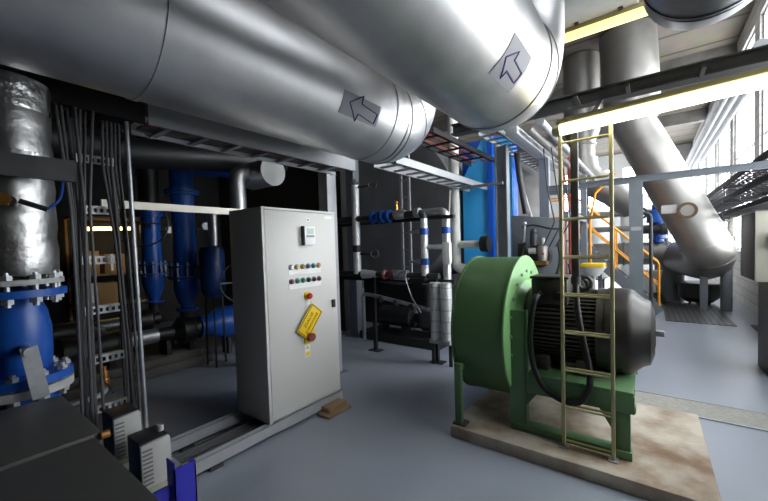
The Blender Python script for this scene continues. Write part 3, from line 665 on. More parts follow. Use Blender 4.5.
B().tube([(2.68 - .235, 4.45 + .12, 1.2), (2.68 + .235, 4.45 - .12, 1.2)], .012, 8).out('spoke', 'galv', hw)
B().cyl((2.68, 4.45, 1.2), (2.75, 4.60, 1.2), .03, 12).out('spindle', 'black', hw)
B().lathe((2.64, 4.42, 1.14), (-.45, -.88, 0), [(0, 0), (0, .06), (.03, .06), (.03, 0)], 20).out('dial', 'white', hw)
B().cyl((2.75, 4.62, 0), (2.75, 4.62, 1.3), .06, 16).out('valve_column', 'blue', hw)
tag(B().box(.95, 2.4, 3.58, 3.62, 2.02, 2.085).out('strut_rail', 'beigemetal'), 'pale beige strut rail running level behind the cable rack to the cabinet', 'rail')
cl = thing('clad_drum', 'silver clad horizontal drum with pale round end above the cabinet', 'pipe', (2.95, 4.2, 2.4))
B().cyl((2.93, 4.0, 2.67), (2.93, 4.5, 2.67), .185, 40).out('jacket', 'alu', cl)
B().lathe((2.93, 4.0, 2.67), -Y, [(0, 0), (0, .19), (.008, .19), (.012, .0)], 40).out('end_disc', 'pale', cl)
B().cyl((2.62, 4.35, 1.58), (2.62, 4.35, 2.42), .105, 24).out('clad_stub', 'alu', cl)
B().tube([(2.62, 4.35, 2.42), (2.62, 4.35, 2.66), (2.85, 4.35, 2.67)], .105, 20, bend=.12).out('stub_bend', 'alu', cl)
tag(B().cyl((2.60, 5.0, 1.715), (2.60, 5.0, 2.25), .065, 20).out('clad_pipe', 'alu'), 'thin silver upright pipe on the dark blue tank between the blue pipe and the cabinet', 'pipe')
tag(B().tube([(-.5, 4.7, 2.75), (1.6, 4.7, 2.78), (3.6, 4.7, 3.0)], .17, 24).out('dark_pipe', 'black'), 'thick black pipe crossing high in the shadow behind the cable tray', 'pipe')
# lamp, shelf and cartons at the back of the bay
lm = thing('tube_lamp', 'warm lit tube lamp far back in the dark bay', 'lamp', (2.25, 8.5, 2.1))
B().cyl((1.98, 8.5, 2.13), (2.75, 8.5, 2.16), .035, 14).out('tube', 'tubewarm', lm)
B().box(1.95, 2.78, 8.46, 8.54, 2.18, 2.24).box(2.0, 2.02, 8.49, 8.51, 2.24, 3.75).box(2.7, 2.72, 8.49, 8.51, 2.24, 3.75).out('lamp_housing', 'darksteel', lm)
sh = thing('storage_shelf', 'shelf of cartons at the back of the dark bay under the warm lamp', 'shelf', (2.3, 8.8, 0))
for z in (.62, 1.22, 2.34): B().box(1.8, 3.0, 8.55, 9.1, z, z + .04).out('shelf_board', 'wood', sh)
for x in (1.8, 2.96):
    for y in (8.55, 9.06): B().box(x, x + .04, y, y + .04, 0, 2.4).out('upright', 'wood', sh)
for i, (x0, x1, z, h, lb) in enumerate(((1.9, 2.2, 1.262, .45, 'brown carton left on the upper board of the far shelf'), (2.28, 2.7, 1.262, .38, 'brown carton right on the upper board of the far shelf'), (1.95, 2.5, .662, .42, 'wide brown carton on the lower board of the far shelf'))):
    c = thing('carton', lb, 'box', ((x0 + x1) / 2, 8.8, z))
    B().box(x0, x1, 8.62, 8.98, z, z + h).out('carton_body', 'card', c, .005)
    B().box(x0 + .1, x0 + .14, 8.617, 8.985, z + .05, z + h + .003).out('tape', 'beigemetal', c)

# ================================================================== boilers and pipe rack in the middle
bo = thing('boiler', 'large dark cylindrical boiler drum behind the pipe rack in the middle', 'boiler', (7.2, 4.2, 0))
B().lathe((5.75, 4.15, 2.34), X, [(0, 0), (0, 1.42), (.04, 1.47), (.1, 1.5), (3.6, 1.5), (3.6, 0)], 72).out('drum', 'drum', bo)
B().box(5.9, 9.2, 3.3, 5.0, 0, 1.0).out('saddle_base', 'black', bo)
bl = thing('boiler', 'bright blue clad boiler block seen right of the dark drum', 'boiler', (7., 2.1, 0))
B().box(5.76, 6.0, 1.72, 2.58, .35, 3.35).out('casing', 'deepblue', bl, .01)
B().box(6.0, 8.2, 1.85, 2.5, .35, 3.2).out('rear_shell', 'darksteel', bl, .02)
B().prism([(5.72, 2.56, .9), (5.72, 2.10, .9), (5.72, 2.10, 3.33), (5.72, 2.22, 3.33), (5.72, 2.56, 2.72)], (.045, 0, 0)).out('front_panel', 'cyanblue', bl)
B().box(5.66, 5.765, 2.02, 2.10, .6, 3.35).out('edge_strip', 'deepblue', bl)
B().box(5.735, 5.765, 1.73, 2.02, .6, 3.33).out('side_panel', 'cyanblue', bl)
B().box(5.8, 8.1, 1.8, 2.5, 0, .35).out('base', 'black', bl)
wp = thing('jacketed_pipe', 'thick white vertical pipe in front of the blue boiler panel', 'pipe', (5.3, 2.5, 1.2))
B().cyl((5.3, 2.52, 1.3), (5.3, 2.52, 4.2), .082, 24).out('pipe', 'whitepipe', wp)
B().tube([(5.3, 2.52, 1.5), (5.3, 2.52, 1.23), (5.3, 2.06, 1.23)], .08, 20, bend=.14).out('bottom_bend', 'whitepipe', wp)
B().tube([(5.3, 2.52, 1.62), (5.3, 2.06, 1.62)], .06, 18).out('branch', 'whitepipe', wp)
for z, r in ((1.62, .12), (1.25, .13)): B().cyl((5.3, 2.08, z), (5.3, 1.96, z), r, 22).out('black_flange', 'black', wp)
tag(B().tube([(5.02, 2.46, 2.46), (5.0, 2.47, 2.1), (5.03, 2.53, 1.8), (5.05, 2.54, 1.3), (5.05, 2.54, 0)], .012, 8, bend=.1).out('hose_line', 'whitepipe'), 'thin pale line hanging from the tray beside the thick white pipe', 'hose')
tag(B().cyl((5.02, 2.62, 1.72), (5.02, 2.62, 1.80), .05, 16).cyl((5.02, 2.62, 1.80), (5.02, 2.62, 4.2), .02, 10).out('dial_stem', 'galv'), 'thin steel stem with a dial left of the thick white pipe', 'gauge') if False else None

rkx = 4.31
pr = thing('pipe_rack', 'rack of silver clad pipes and blue clamps in front of the dark boiler drum', 'pipe rack', (rkx, 3, 0))
for y in (3.45, 2.36):
    lgp = B().box(rkx - .025, rkx + .025, y - .025, y + .025, .012, 1.16).out('leg', 'black', pr)
    B().box(rkx - .07, rkx + .07, y - .10, y + .10, 0, .012).out('foot_plate', 'black', pr)
B().box(rkx + .05, rkx + .12, 2.1, 4.3, 1.09, 1.15).out('lower_beam', 'black', pr)
B().box(rkx + .05, rkx + .12, 2.1, 4.3, 1.98, 2.03).out('upper_beam', 'black', pr)
B().tube([(rkx, 4.4, 2.08), (rkx, 3.2, 2.08)], .05, 16).out('upper_header', 'darksteel', pr)
B().tube([(rkx, 3.2, 2.08), (rkx, 2.52, 2.08), (rkx, 2.52, 1.14)], .05, 16, bend=.08).out('clad_header', 'darksteel', pr)
B().tube([(rkx + .12, 2.9, 2.09), (rkx + .12, 2.24, 2.09), (rkx + .12, 2.24, .8)], .058, 18, bend=.1).out('clad_pipe', 'alu', pr)
vp = B().cyl((rkx, 2.52, 1.20), (rkx, 2.52, 2.0), .053, 18).out('clad_pipe', 'jacket', pr)
for z in (1.82, 1.40): B().cyl((rkx, 2.52, z - .045), (rkx, 2.52, z + .045), .062, 18).out('blue_clamp', 'blue', vp)
B().cyl((rkx + .12, 2.24, 1.78), (rkx + .12, 2.24, 1.87), .066, 18).out('blue_clamp', 'blue', pr)
for z in (1.82, 1.40): B().cyl((rkx, 2.58, z), (rkx, 2.78, z), .02, 12).cyl((rkx, 2.60, z), (rkx, 2.66, z), .032, 12).out('side_nipple', 'galv', pr)
B().cyl((rkx, 2.50, 1.60), (rkx + .1, 2.24, 1.60), .038, 14).out('cross_link', 'alu', pr)
for y, x in ((2.17, 4.24), (2.33, 4.24)):
    B().cyl((x, y, .34), (x, y, 1.12), .075, 18).out('clad_downpipe', 'jacket', pr)
    for z in (.45, .6, .75, .9, 1.05): B().ring((x, y, z), Z, .012, .079, .07, 18).out('seam_band', 'galv', pr)
B().box(4.17, 4.31, 2.10, 2.40, .30, .36).out('pipe_shoe', 'grille', pr)
for y in (2.12, 2.38): B().box(4.22, 4.26, y - .02, y + .02, 0, .30).out('shoe_leg', 'black', pr)
B().tube([(rkx, 3.78, 2.62), (rkx, 3.78, 1.2)], .062, 18).out('clad_riser', 'jacket', pr)
B().lathe((rkx, 3.78, 2.62), Z, [(0, .062), (.03, .08), (.08, .05), (.1, 0)], 18).out('riser_cap', 'galv', pr)
B().cyl((rkx, 3.78, 1.55), (rkx, 3.78, 1.66), .068, 16).out('riser_clamp', 'black', pr)
for z in (2.58, 1.52):
    B().cyl((rkx, 3.7, z), (rkx, 3.5, z), .018, 10).torus((rkx, 3.42, z), (-.8, -.6, 0), .06, .012, 22).box(rkx - .005, rkx + .005, 3.36, 3.48, z - .008, z + .008).out('hand_wheel', 'darksteel', pr)
B().tube([(rkx, 4.4, 1.2), (rkx, 2.3, 1.2)], .042, 14).out('lower_header', 'darksteel', pr)
B().lathe((rkx, 3.68, 1.2), -Y, [(0, .045), (.02, .075), (.2, .06), (.36, .03), (.36, 0)], 18).out('clad_reducer', 'jacket', pr)
B().lathe((rkx, 3.24, 1.2), -Y, [(0, 0), (0, .075), (.03, .075), (.05, .05), (.12, .05), (.14, .075), (.17, .075), (.17, 0)], 16).out('red_valve', 'maroon', pr)
for y in (3.44, 3.24): B().lathe((rkx, y, 2.08), -Y, [(0, 0), (0, .095), (.03, .095), (.04, .06), (.11, .06), (.12, .095), (.15, .095), (.15, 0)], 16).out('blue_valve', 'blue', pr)
B().lathe((rkx, 3.02, 2.09), -Y, [(0, .05), (.02, .075), (.16, .07), (.2, .05), (.2, 0)], 16).out('bright_union', 'alu', pr)
B().cyl((rkx, 2.98, 2.13), (rkx, 2.98, 2.24), .02, 12).sphere((rkx, 2.98, 2.27), .03).out('copper_vent', 'brass', pr)
for y in (2.98, 2.86): B().lathe((rkx, y, 1.2), Y, [(-.05, 0), (-.05, .075), (.05, .075), (.05, 0)], 16).out('pipe_union', 'galv', pr)
B().lathe((rkx, 2.66, 2.09), -Y, [(0, .05), (.0, .07), (.08, .07), (.08, 0)], 16).out('pipe_union', 'galv', pr)
for y in (2.98, 2.84): B().box(rkx + .12, rkx + .15, y - .02, y + .02, 1.15, 3.35).out('upright_rail', 'palesteel', pr)
z0 = None
for i in range(6):
    z = 1.3 + .26 * i
    if z0 is None: z0 = B().box(rkx + .125, rkx + .145, 2.86, 2.96, z, z + .02).out('rail_tie', 'palesteel', pr)
    else: dpart(z0, (0, 0, .26 * i))
B().tube([(rkx - .02, 3.66, .15), (rkx - .02, 3.66, .88), (rkx - .02, 3.5, .88), (rkx - .02, 2.4, .72)], .03, 12, bend=.06).out('drain_pipe', 'galv', pr)
for y in (3.3, 3.02, 2.75): B().sphere((rkx - .02, y, .85 - .14 * (3.5 - y)), .055, 12, 8).out('drain_valve', 'darksteel', pr)
tag(B().tube([(rkx - .12, 2.78, 1.17), (rkx - .15, 2.66, .9), (rkx - .14, 2.52, .70)], .008, 8).out('thin_tube', 'galv'), 'thin bright tube slanting down in front of the pipe rack', 'tube')
tag(B().cyl((rkx - .1, 2.13, 1.38), (rkx - .06, 2.13, 1.38), .03, 12).box(rkx - .12, rkx - .05, 2.08, 2.19, 1.38, 1.66).out('gauge_box', 'white', None, .01), 'small white gauge box fixed beside the clad pipes near the fan', 'gauge')
ps = thing('steel_post', 'wide grey steel post rising behind the left end of the pipe rack', 'post', (4.85, 4.32, 0))
B().box(4.77, 4.93, 4.22, 4.40, .012, 3.6).out('post', 'greysteel', ps); B().box(4.7, 5.0, 4.15, 4.47, 0, .012).out('base_plate', 'greysteel', ps)
fp = thing('feed_pump', 'dark feed pump set on the floor under the boiler drum behind the rack', 'pump', (4.95, 3.4, 0))
B().box(4.75, 5.25, 2.6, 4.15, 0, .14).out('base', 'black', fp)
B().lathe((5.0, 2.7, .42), Y, [(0, 0), (0, .13), (.1, .19), (.25, .19), (.3, .08), (.45, .08), (.48, .17), (1.1, .17), (1.14, .1), (1.14, 0)], 24).out('motor_and_casing', 'black', fp)
for y in (2.78, 3.3, 3.75): B().box(4.9, 5.1, y, y + .06, .14, .3).out('foot', 'black', fp)
B().cyl((5.0, 2.86, .6), (5.0, 2.86, .95), .07, 16).lathe((5.0, 2.86, .95), Z, [(0, 0), (0, .12), (.05, .12), (.05, 0)], 16).out('outlet', 'darksteel', fp)

# ================================================================== steel frame, overhead runs behind the fan
ps = thing('steel_post', 'grey steel post just right of the bright blue boiler panel', 'post', (4.98, 1.62, 0))
B().box(4.92, 5.05, 1.56, 1.575, .012, 2.975).box(4.92, 5.05, 1.71, 1.725, .012, 2.975).box(4.978, 4.992, 1.575, 1.71, .012, 2.975).out('i_section', 'greysteel', ps)
B().box(4.85, 5.12, 1.5, 1.8, 0, .012).out('base_plate', 'greysteel', ps)
B().box(4.86, 4.92, 1.60, 2.2, 2.43, 2.465).out('tray_arm', 'greysteel', ps)
tray('cable_tray', 'grey ladder tray running away overhead just right of the bright blue panel', 4.35, 7.6, 1.47, 1.72, 2.98, .07, .22, 'greysteel')
tag(B().box(4.4, 7.0, 1.26, 1.40, 2.93, 3.03).out('steel_beam', 'palesteel', None, .006), 'pale steel beam running away overhead into the grey frame post', 'beam')
tag(B().cyl((4.5, 1.165, 3.0), (9.5, 1.165, 3.0), .05, 18).out('overhead_pipe', 'alu_far'), 'silver overhead pipe nearer the pale beam, running away above the burner', 'pipe')
tag(B().cyl((4.5, 1.02, 3.04), (9.5, 1.02, 3.04), .045, 18).out('overhead_pipe', 'palesteel'), 'outer grey overhead pipe beside the yellow ladder, running away above the burner', 'pipe')
fm2 = thing('shelf_rack', 'grey frame post and shelf standing behind the burner panel', 'frame', (6.05, 1.3, 0))
B().box(5.98, 6.10, 1.25, 1.39, 0, 2.92).out('post', 'greysteel', fm2)
B().box(6.0, 6.1, .9, 1.25, 2.35, 2.41).out('shelf_arm', 'greysteel', fm2)
B().box(5.98, 8.0, .98, 1.05, 1.98, 2.08).out('side_rail', 'greysteel', fm2)
B().box(7.9, 8.0, .98, 1.08, 0, 2.9).out('rear_post', 'greysteel', fm2)
bmx = thing('steel_beam', 'long grey steel beam crossing level in front of the slanting silver duct', 'beam', (6.0, -.2, 2.42))
B().box(5.96, 6.04, YR, 1.25, 2.40, 2.408).box(5.96, 6.04, YR, 1.25, 2.475, 2.483).box(5.994, 6.006, YR, 1.25, 2.408, 2.475).out('i_section', 'greysteel', bmx)
ps = thing('steel_post', 'grey steel post standing behind the motor under the long crossing beam', 'post', (6.0, .15, 0))
B().box(5.93, 6.07, .07, .225, .012, 2.40).out('post', 'greysteel', ps); B().box(5.88, 6.12, .02, .28, 0, .012).out('base_plate', 'greysteel', ps)
B().box(5.922, 5.93, .09, .205, 1.74, 1.79).out('tie_band', 'palesteel', ps)
pn = thing('mounting_board', 'blue grey flat burner front panel behind the green fan', 'panel', (5.6, 1.35, .3))
B().prism([(5.6, 1.71, .86), (5.6, .98, .86), (5.6, .98, 1.95), (5.6, 1.71, 2.05)], (.06, 0, 0)).out('plate', 'greysteel', pn, .01)
for y in (1.0, 1.62): B().box(5.61, 5.66, y, y + .05, 0, .86).out('leg', 'greysteel', pn)
bu = thing('burner', 'burner with silver gear motor, brown base and black hoses on the blue grey panel', 'burner', (5.45, 1.3, 1.2))
B().cyl((5.60, 1.30, 1.42), (5.44, 1.30, 1.42), .17, 28).out('burner_throat', 'darksteel', bu)
B().box(5.36, 5.46, 1.46, 1.56, 1.38, 1.62).out('control_box', 'black', bu, .008)
B().box(5.30, 5.45, 1.15, 1.40, 1.30, 1.35).out('brown_base', 'brass', bu)
B().lathe((5.38, 1.22, 1.36), Z, [(0, 0), (0, .06), (.1, .07), (.2, .07), (.22, .04), (.32, .035), (.32, 0)], 20).out('gear_motor', 'alu_far', bu)
B().cyl((5.36, 1.33, 1.58), (5.36, 1.33, 1.74), .05, 16).sphere((5.36, 1.33, 1.77), .05).out('filter_bowl', 'darksteel', bu)
B().cyl((5.37, 1.40, 1.5), (5.37, 1.30, 1.5), .045, 16).out('servo', 'grille', bu)
B().sphere((5.31, 1.19, 1.46), .018).out('red_knob', 'red', bu)
B().tube([(5.38, 1.45, 1.62), (5.34, 1.52, 1.35), (5.34, 1.45, 1.12), (5.34, 1.25, 1.02), (5.34, 1.05, 1.12), (5.36, .98, 1.35), (5.42, 1.02, 1.6)], .018, 10, bend=.15).out('black_hose', 'rubber', bu)
B().tube([(5.42, 1.50, 1.85), (5.40, 1.35, 1.88), (5.40, 1.10, 1.80), (5.45, .95, 1.80)], .013, 8, bend=.08).out('black_hose', 'rubber', bu)
B().tube([(5.40, 1.48, 1.62), (5.40, 1.46, 1.88)], .016, 8).sphere((5.39, 1.46, 1.90), .03).out('pipe_stub', 'galv', bu)
rc = thing('reel', 'small black cable reel with pale rim between the ladder rungs behind the motor', 'reel', (5.0, .70, .98))
B().torus((5.0, .70, 1.06), (-.8, -.6, 0), .10, .03, 28).cyl((5.0, .70, 1.06), (5.06, .74, 1.06), .06, 16).out('wheel', 'black', rc)
B().box(5.02, 5.08, .69, .77, 0, 1.06).out('stand', 'darksteel', rc)
tag(B().tube([(5.62, 1.62, 3.0), (5.62, 1.58, 2.6), (5.62, 1.5, 2.06)], .045, 12).out('flexible_hose', 'darksteel'), 'dark ribbed hose hanging down onto the burner panel', 'hose')
tag(B().tube([(5.7, 1.67, 3.0), (5.7, 1.60, 2.6), (5.7, 1.44, 2.0)], .02, 10).out('flexible_hose', 'grille'), 'thin pale hose beside the dark ribbed hose above the burner panel', 'hose')
for y, lb in ((1.42, 'red vertical pipe on the left of the pair behind the ladder'), (1.27, 'red vertical pipe on the right of the pair behind the ladder')):
    tag(B().cyl((8.0, y, 0), (8.0, y, 3.3), .05, 16).out('red_pipe', 'redpipe'), lb, 'pipe')

# orange stair
sr = thing('stair', 'grey steel stair with orange handrails behind the yellow ladder', 'stair', (9.2, .7, 0))
A0, A1 = V((9.3, 1.35, 1.62)), V((9.3, -.15, .12))
for x in (9.0, 9.6): B().bar((x, A0.y, A0.z), (x, A1.y, A1.z), .03, .2, X.cross(A1 - A0)).out('stringer', 'greysteel', sr)
s = None
for i in range(8):
    k = (i + .5) / 8; p = A0.lerp(A1, k)
    if s is None: s = B().box(9.01, 9.59, p.y - .11, p.y + .11, p.z, p.z + .03).out('tread', 'greysteel', sr); p0 = p
    else: dpart(s, p - p0)
B().box(9.0, 9.6, 1.35, 2.3, 1.60, 1.65).out('landing', 'greysteel', sr)
for x in (9.04, 9.56):
    B().box(x - .03, x + .03, 2.2, 2.26, 0, 1.6).out('landing_leg', 'greysteel', sr)
    B().tube([(x, 2.25, 2.62), (x, 1.35, 2.62), (x, -.15, 1.12), (x, -.15, .12)], .019, 10, bend=.05).out('handrail', 'orange', sr)
    B().tube([(x, 2.25, 2.18), (x, 1.35, 2.18), (x, -.15, .66)], .018, 8, bend=.05).out('mid_rail', 'orange', sr)
    for k in (0, .5): p = A0.lerp(A1, k); B().cyl((x, p.y, p.z), (x, p.y, p.z + 1.0), .02, 10).out('rail_post', 'orange', sr)
tag(B().tube([(8.6, 1.0, 2.0), (8.6, .9, 2.6), (8.6, .55, 2.95)], .024, 10).tube([(8.6, 1.0, 0), (8.6, 1.0, 2.0)], .024, 10).out('guard_rail', 'orange'), 'orange bent guard rail slanting above the stair behind the ladder', 'rail')
tb = thing('motor_stand', 'small yellow topped work stand glimpsed between the ladder rungs', 'stand', (7.2, .75, 0))
B().box(7.0, 7.4, .62, .98, 1.16, 1.22).out('top', 'yellow', tb, .006)
B().lathe((7.2, .8, 1.0), Z, [(0, 0), (0, .1), (.15, .2), (.16, .2), (.16, 0)], 20).out('cone_underside', 'pale', tb)
B().cyl((7.2, .8, 0), (7.2, .8, 1.0), .04, 14).out('column', 'grille', tb)

# ================================================================== flue ducts
du = thing('flue_duct', 'big silver flue duct slanting down to a bend on two short posts', 'duct', (10.2, -.5, .8))
r = .43
k0, k1, k2 = V((10.02, .40, ZC - .09)), V((10.05, .30, 4.25)), V((10.25, -.98, 1.42))
B().tube([k0, k0.lerp(k1, .5), k0.lerp(k1, .93), k1, k1.lerp(k2, .12), k2], lambda u: .55 if u < .5 else r, 48).out('slanting_section', 'alu_far', du, ang=60)
d = (k2 - k1).normalized(); e = V((.94, .30, .06)).normalized()
c1 = k2 + d * .22 + e * .12; c2 = k2 + d * .40 + e * .50; c3 = k2 + d * .44 + e * 1.6
B().tube([k2, k2 + d * .10, c1, k2 + d * .33 + e * .28, c2, c3], r, 48).out('bottom_bend', 'alu_far', du, ang=70)
for q in (.16, .33, .52, .70, .87, .99): B().ring(k1.lerp(k2, q), d, .025, r + .008, r - .01, 48).out('seam_band', 'alu_far', du)
B().ring(c1, (d + e * .6), .02, r + .008, r - .02, 48).out('seam_band', 'alu_far', du)
nv = V((-1, 0, 0)); nv = (nv - d * nv.dot(d)).normalized(); pc = k1.lerp(k2, .72) + nv * (r - .02)
B().ring(pc, nv, .04, .17, .115, 28).out('rusty_port', 'rust', du)
B().cyl(pc, pc + nv * .03, .115, 24).out('port_lid', 'alu_far', du)
B().prism([pc + V((0, .30, .05)) + V((0, a * .13, b * .09)) for a, b in ((-1, -1), (1, -1), (1, 1), (-1, 1))], nv * .02).out('paper_label', 'grille', du)
B().tube([(10.42, -.95, .012), (10.42, -.95, .95)], .09, 4).out('square_post', 'greysteel', du)
B().cyl((10.5, -1.32, .012), (10.5, -1.32, .95), .10, 20).out('round_post', 'greysteel', du)
ve = thing('ash_vessel', 'dark round vessel under the bend of the slanting duct', 'vessel', (11.3, -.85, 0))
B().lathe((11.4, -.95, .06), Z, [(0, 0), (0, .26), (.12, .38), (.42, .40), (.43, .46), (.47, .46), (.49, 0)], 32).out('vessel_body', 'darksteel', ve)
for a in range(3): B().box(11.4 + .2 * math.cos(a * 2.1) - .03, 11.4 + .2 * math.cos(a * 2.1) + .03, -.95 + .2 * math.sin(a * 2.1) - .03, -.95 + .2 * math.sin(a * 2.1) + .03, 0, .1).out('leg', 'black', ve)
hp = thing('horizontal_duct', 'grey silver level duct joining the bend of the slanting duct from the left', 'duct', (11.9, .2, .9))
B().cyl((11.9, -.62, 1.22), (11.9, 1.3, 1.22), .30, 36).out('duct', 'alu_far', hp)
for y in (-.40, .55): B().ring((11.9, y, 1.22), Y, .04, .33, .29, 36).out('flange', 'greysteel', hp)
B().cyl((11.95, -.45, 0), (11.95, -.45, .95), .27, 28).out('drum_support', 'greysteel', hp)
B().box(11.85, 11.95, 1.1, 1.2, 0, .95).out('post', 'greysteel', hp)
hc = thing('hopper_cone', 'pale conical hopper on a dark lid beside the grey steel post', 'hopper', (11.2, .1, 0))
B().lathe((11.3, .02, .06), Z, [(0, 0), (0, .38), (.10, .30), (.2, .26), (.2, 0)], 28).out('lid', 'darksteel', hc)
B().lathe((11.3, .02, .26), Z, [(0, 0), (0, .18), (.55, .28), (.55, 0)], 28).out('cone', 'pale', hc)
for a in range(3): B().cyl((11.3 + .25 * math.cos(a * 2.1), .02 + .25 * math.sin(a * 2.1), 0), (11.3 + .25 * math.cos(a * 2.1), .02 + .25 * math.sin(a * 2.1), .08), .03, 8).out('leg', 'black', hc)
va = thing('blue_actuator', 'blue valve actuator above the level duct beside the slanting duct', 'valve', (11.9, -.15, 1.5))
B().lathe((11.9, -.17, 1.52), Z, [(0, 0), (0, .14), (.08, .14), (.1, .2), (.3, .2), (.34, .12), (.5, .12), (.52, .24), (.78, .24), (.84, .2), (.86, .12), (1.0, .12), (1.0, 0)], 28).out('body', 'blue', va)
B().lathe((11.7, .25, 1.86), -Y, [(0, 0), (0, .08), (.1, .11), (.5, .11), (.5, .15), (.62, .15), (.62, 0)], 20).out('gearbox', 'darksteel', va)
B().torus((11.68, .18, 2.3), (-1, 0, 0), .13, .03, 22).cyl((11.68, .18, 2.3), (11.9, .05, 2.3), .03, 10).out('hand_wheel', 'black', va)
sd = thing('flue_duct', 'smaller silver vertical duct bending away behind the yellow ladder', 'duct', (10.8, 1.3, 3))
B().lathe((10.75, 1.42, 3.72), Z, [(0, 0), (0, .30), (.45, .30), (.75, .42), (ZC - 3.74, .42), (ZC - 3.74, 0)], 40).out('vertical_section', 'alu_far', sd)
for z in (3.74, 4.1): B().ring((10.75, 1.42, z), Z, .04, .34, .28, 36).out('flange', 'alu_far', sd)
B().tube([(10.75, 1.42, 3.74), (10.76, 1.38, 3.42), (10.80, 1.2, 3.16), (11.0, .75, 2.86), (11.28, .33, 2.48)], .36, 36, caps=True).out('bend', 'alu_far', sd, ang=60)
B().box(10.77, 10.83, 1.28, 1.34, 0, 3.0).out('strut', 'greysteel', sd)

# pale tanks and pipes in the bright distance
for (x, y, r, h, lb) in ((14.2, 1.6, .55, 2.2, 'pale upright tank in the bright distance behind the stair'), (15.5, .35, .5, 2.7, 'tall pale upright tank in the bright distance left of the slanting duct')):
    t = thing('storage_tank', lb, 'tank', (x, y, 0))
    B().lathe((x, y, .25), Z, [(0, 0), (.0, r * .6), (.12, r), (h, r), (h + .15, r * .7), (h + .2, 0)], 32).out('shell', 'pale', t)
    for a in range(3): B().cyl((x + r * .7 * math.cos(a * 2.1), y + r * .7 * math.sin(a * 2.1), 0), (x + r * .7 * math.cos(a * 2.1), y + r * .7 * math.sin(a * 2.1), .4), .05, 10).out('leg', 'darksteel', t)
for i, (p, lb) in enumerate(((((13., 2.2, 2.4), (13., -.4, 2.4)), 'upper pale pipe crossing the bright distance behind the grey post'), (((13.5, 2.0, 1.95), (13.5, -.2, 1.95)), 'lower pale pipe crossing the bright distance behind the grey post'))):
    tag(B().tube([(p[0][0], p[0][1], 0), p[0], p[1], (p[1][0], p[1][1], 0)], .09, 16, bend=.2).out('pale_pipe', 'alu_far'), lb, 'pipe')
tag(B().tube([(8.2, -.02, 0), (8.2, -.02, 2.1), (8.2, .22, 2.1), (8.2, .22, 1.3)], .03, 10, bend=.12).out('dark_pipe', 'darksteel'), 'thin dark bent pipe just right of the grey post behind the motor', 'pipe')

# ================================================================== right side: trays, conduits, enclosure, floor grates
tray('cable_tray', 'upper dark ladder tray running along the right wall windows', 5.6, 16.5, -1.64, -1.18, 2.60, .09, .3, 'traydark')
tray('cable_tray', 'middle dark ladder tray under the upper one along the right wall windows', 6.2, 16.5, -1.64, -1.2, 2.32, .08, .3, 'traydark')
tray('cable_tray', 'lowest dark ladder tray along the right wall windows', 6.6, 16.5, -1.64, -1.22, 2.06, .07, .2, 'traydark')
run('red cable lying in the upper tray along the right wall', 'red cables in the right trays', 'cablered', [[(5.7, y, 2.64), (9, y + random.uniform(-.03, .03), 2.645), (16.3, y, 2.64)] for y in (-1.24, -1.31)], .016)
run('black cable lying in the upper tray along the right wall', 'black cables in the right trays', 'rubber', [[(5.7, y, 2.64), (9, y + random.uniform(-.02, .02), 2.645), (16.3, y, 2.64)] for y in (-1.40, -1.48, -1.56)], .016)
run('grey cable lying in the middle tray along the right wall', 'grey cables in the right trays', 'cablegrey', [[(6.3, y, 2.36), (9, y + random.uniform(-.02, .02), 2.365), (16.3, y, 2.36)] for y in (-1.28, -1.37, -1.46, -1.55)], .016)
for x, lb in ((9.6, 'nearer black hanger carrying the trays on the right wall'), (13.2, 'farther black hanger carrying the trays on the right wall')):
    t = thing('tray_hanger', lb, 'hanger', (x, -1.6, 2.0))
    B().box(x - .03, x + .03, YR, -1.68, 1.9, 3.1).out('wall_rail', 'black', t)
    for z in (2.01, 2.27, 2.55): B().box(x - .025, x + .025, -1.70, -1.15, z, z + .045).out('arm', 'black', t)
for y, z, lb in ((-1.45, 4.35, 'upper galvanised conduit running along the right windows above the trays'), (-1.2, 4.15, 'middle galvanised conduit running along the right windows above the trays'), (-.98, 3.95, 'lower galvanised conduit running along the right windows above the trays')):
    tag(B().cyl((6.9, y, z), (17, y, z), .085, 18).out('conduit', 'conduit'), lb, 'conduit')
cm = thing('steel_column', 'black steel column by the right wall behind the beige enclosure', 'column', (8.62, -1.6, 0))
B().box(8.35, 8.9, -1.74, -1.71, 0, 6.3).box(8.35, 8.9, -1.70, -1.67, 0, 6.3).box(8.6, 8.64, -1.71, -1.70, 0, 6.3).out('i_section', 'black', cm)
B().box(8.25, 9.0, -1.74, -1.45, 0, .02).out('base_plate', 'black', cm)
en = thing('enclosure', 'beige wall enclosure with meter at the right edge of the picture', 'box', (6.08, -1.2, .0))
B().box(5.70, 6.46, -1.52, -.95, 1.10, 1.90).out('casing', 'beige', en, .008)
B().box(5.715, 6.45, -.95, -.944, 1.115, 1.885).out('dark_side', 'darksteel', en, .002)  # thin darker sheet laid over the room-facing side of the casing
B().box(5.69, 6.48, -1.54, -.94, 1.90, 1.915).out('top_lip', 'darksteel', en)
mt = B().box(5.62, 5.70, -1.30, -1.06, 1.47, 1.66).out('meter', 'white', en, .01)
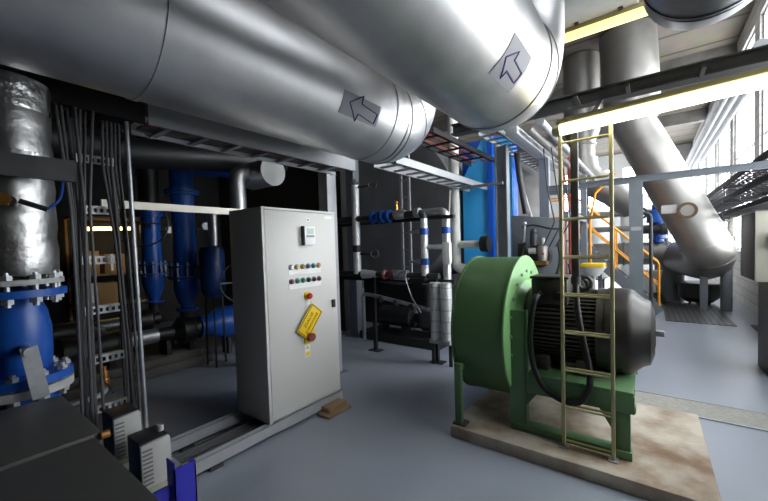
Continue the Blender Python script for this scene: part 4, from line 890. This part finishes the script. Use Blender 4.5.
B().box(5.615, 5.622, -1.27, -1.10, 1.565, 1.625).out('meter_window', 'darklcd', mt)
B().box(5.66, 5.70, -1.18, -1.09, 1.31, 1.38).out('push_switch', 'white', en, .006)
B().box(5.78, 6.3, -1.45, -1.08, 0, 1.10).out('pedestal', 'black', en)
ci = B().torus((11.9, -1.60, 1.84), (0, 1, 0), .17, .06, 28)
for k in range(3): ci.torus((11.9, -1.62 + .03 * k, 1.84), (0, 1, 0), .14 + .02 * k, .03, 24)
tag(ci.out('hose_coil', 'beigemetal'), 'beige hose coil hanging by the window under the right trays', 'coil')
tag(B().box(8.8, 11.5, -1.25, -.25, 0, .012).out('tread_plate', 'checker'), 'dark checkered tread plate in the floor under the slanting duct', 'floor plate')
gr = thing('drain_cover', 'long pale drain cover strip in the floor beyond the concrete slab', 'drain', (4.38, -.6, 0))
B().box(4.19, 4.57, YR, .75, 0, .008).out('cover_strip', 'grating', gr)
B().box(4.17, 4.19, YR, .75, 0, .012).box(4.57, 4.59, YR, .75, 0, .012).out('edge_angle', 'galv', gr)

run('thin dark wire drooping from the overhead pipes down to the burner', 'burner wires', 'rubber', [[(5.45, 1.2 - .1 * i, 2.95), (5.4, 1.15 - .12 * i, 2.4), (5.36, 1.05 - .1 * i, 1.9), (5.33, 1.2 - .08 * i, 1.55)] for i in range(3)], .009)
tag(B().tube([(5.9, .85, .62), (5.85, .70, .45), (5.8, .5, .40), (5.7, .35, .2), (5.6, .3, .02)], .014, 8, bend=.1).tube([(5.9, .85, .62), (5.75, .95, 1.3)], .014, 8).out('hose', 'rubber'), 'thin black hose drooping to the floor behind the motor', 'hose')

# ------------------------------------------------------------------ light and view
w = bpy.data.worlds.new('daylight'); bpy.context.scene.world = w; w.use_nodes = True
w.node_tree.nodes['Background'].inputs[0].default_value = (.8, .9, 1, 1); w.node_tree.nodes['Background'].inputs[1].default_value = .3
vs = bpy.context.scene.view_settings
vs.view_transform = 'Standard'; vs.look = 'None'; vs.gamma = 1; vs.use_curve_mapping = False; vs.exposure = .18
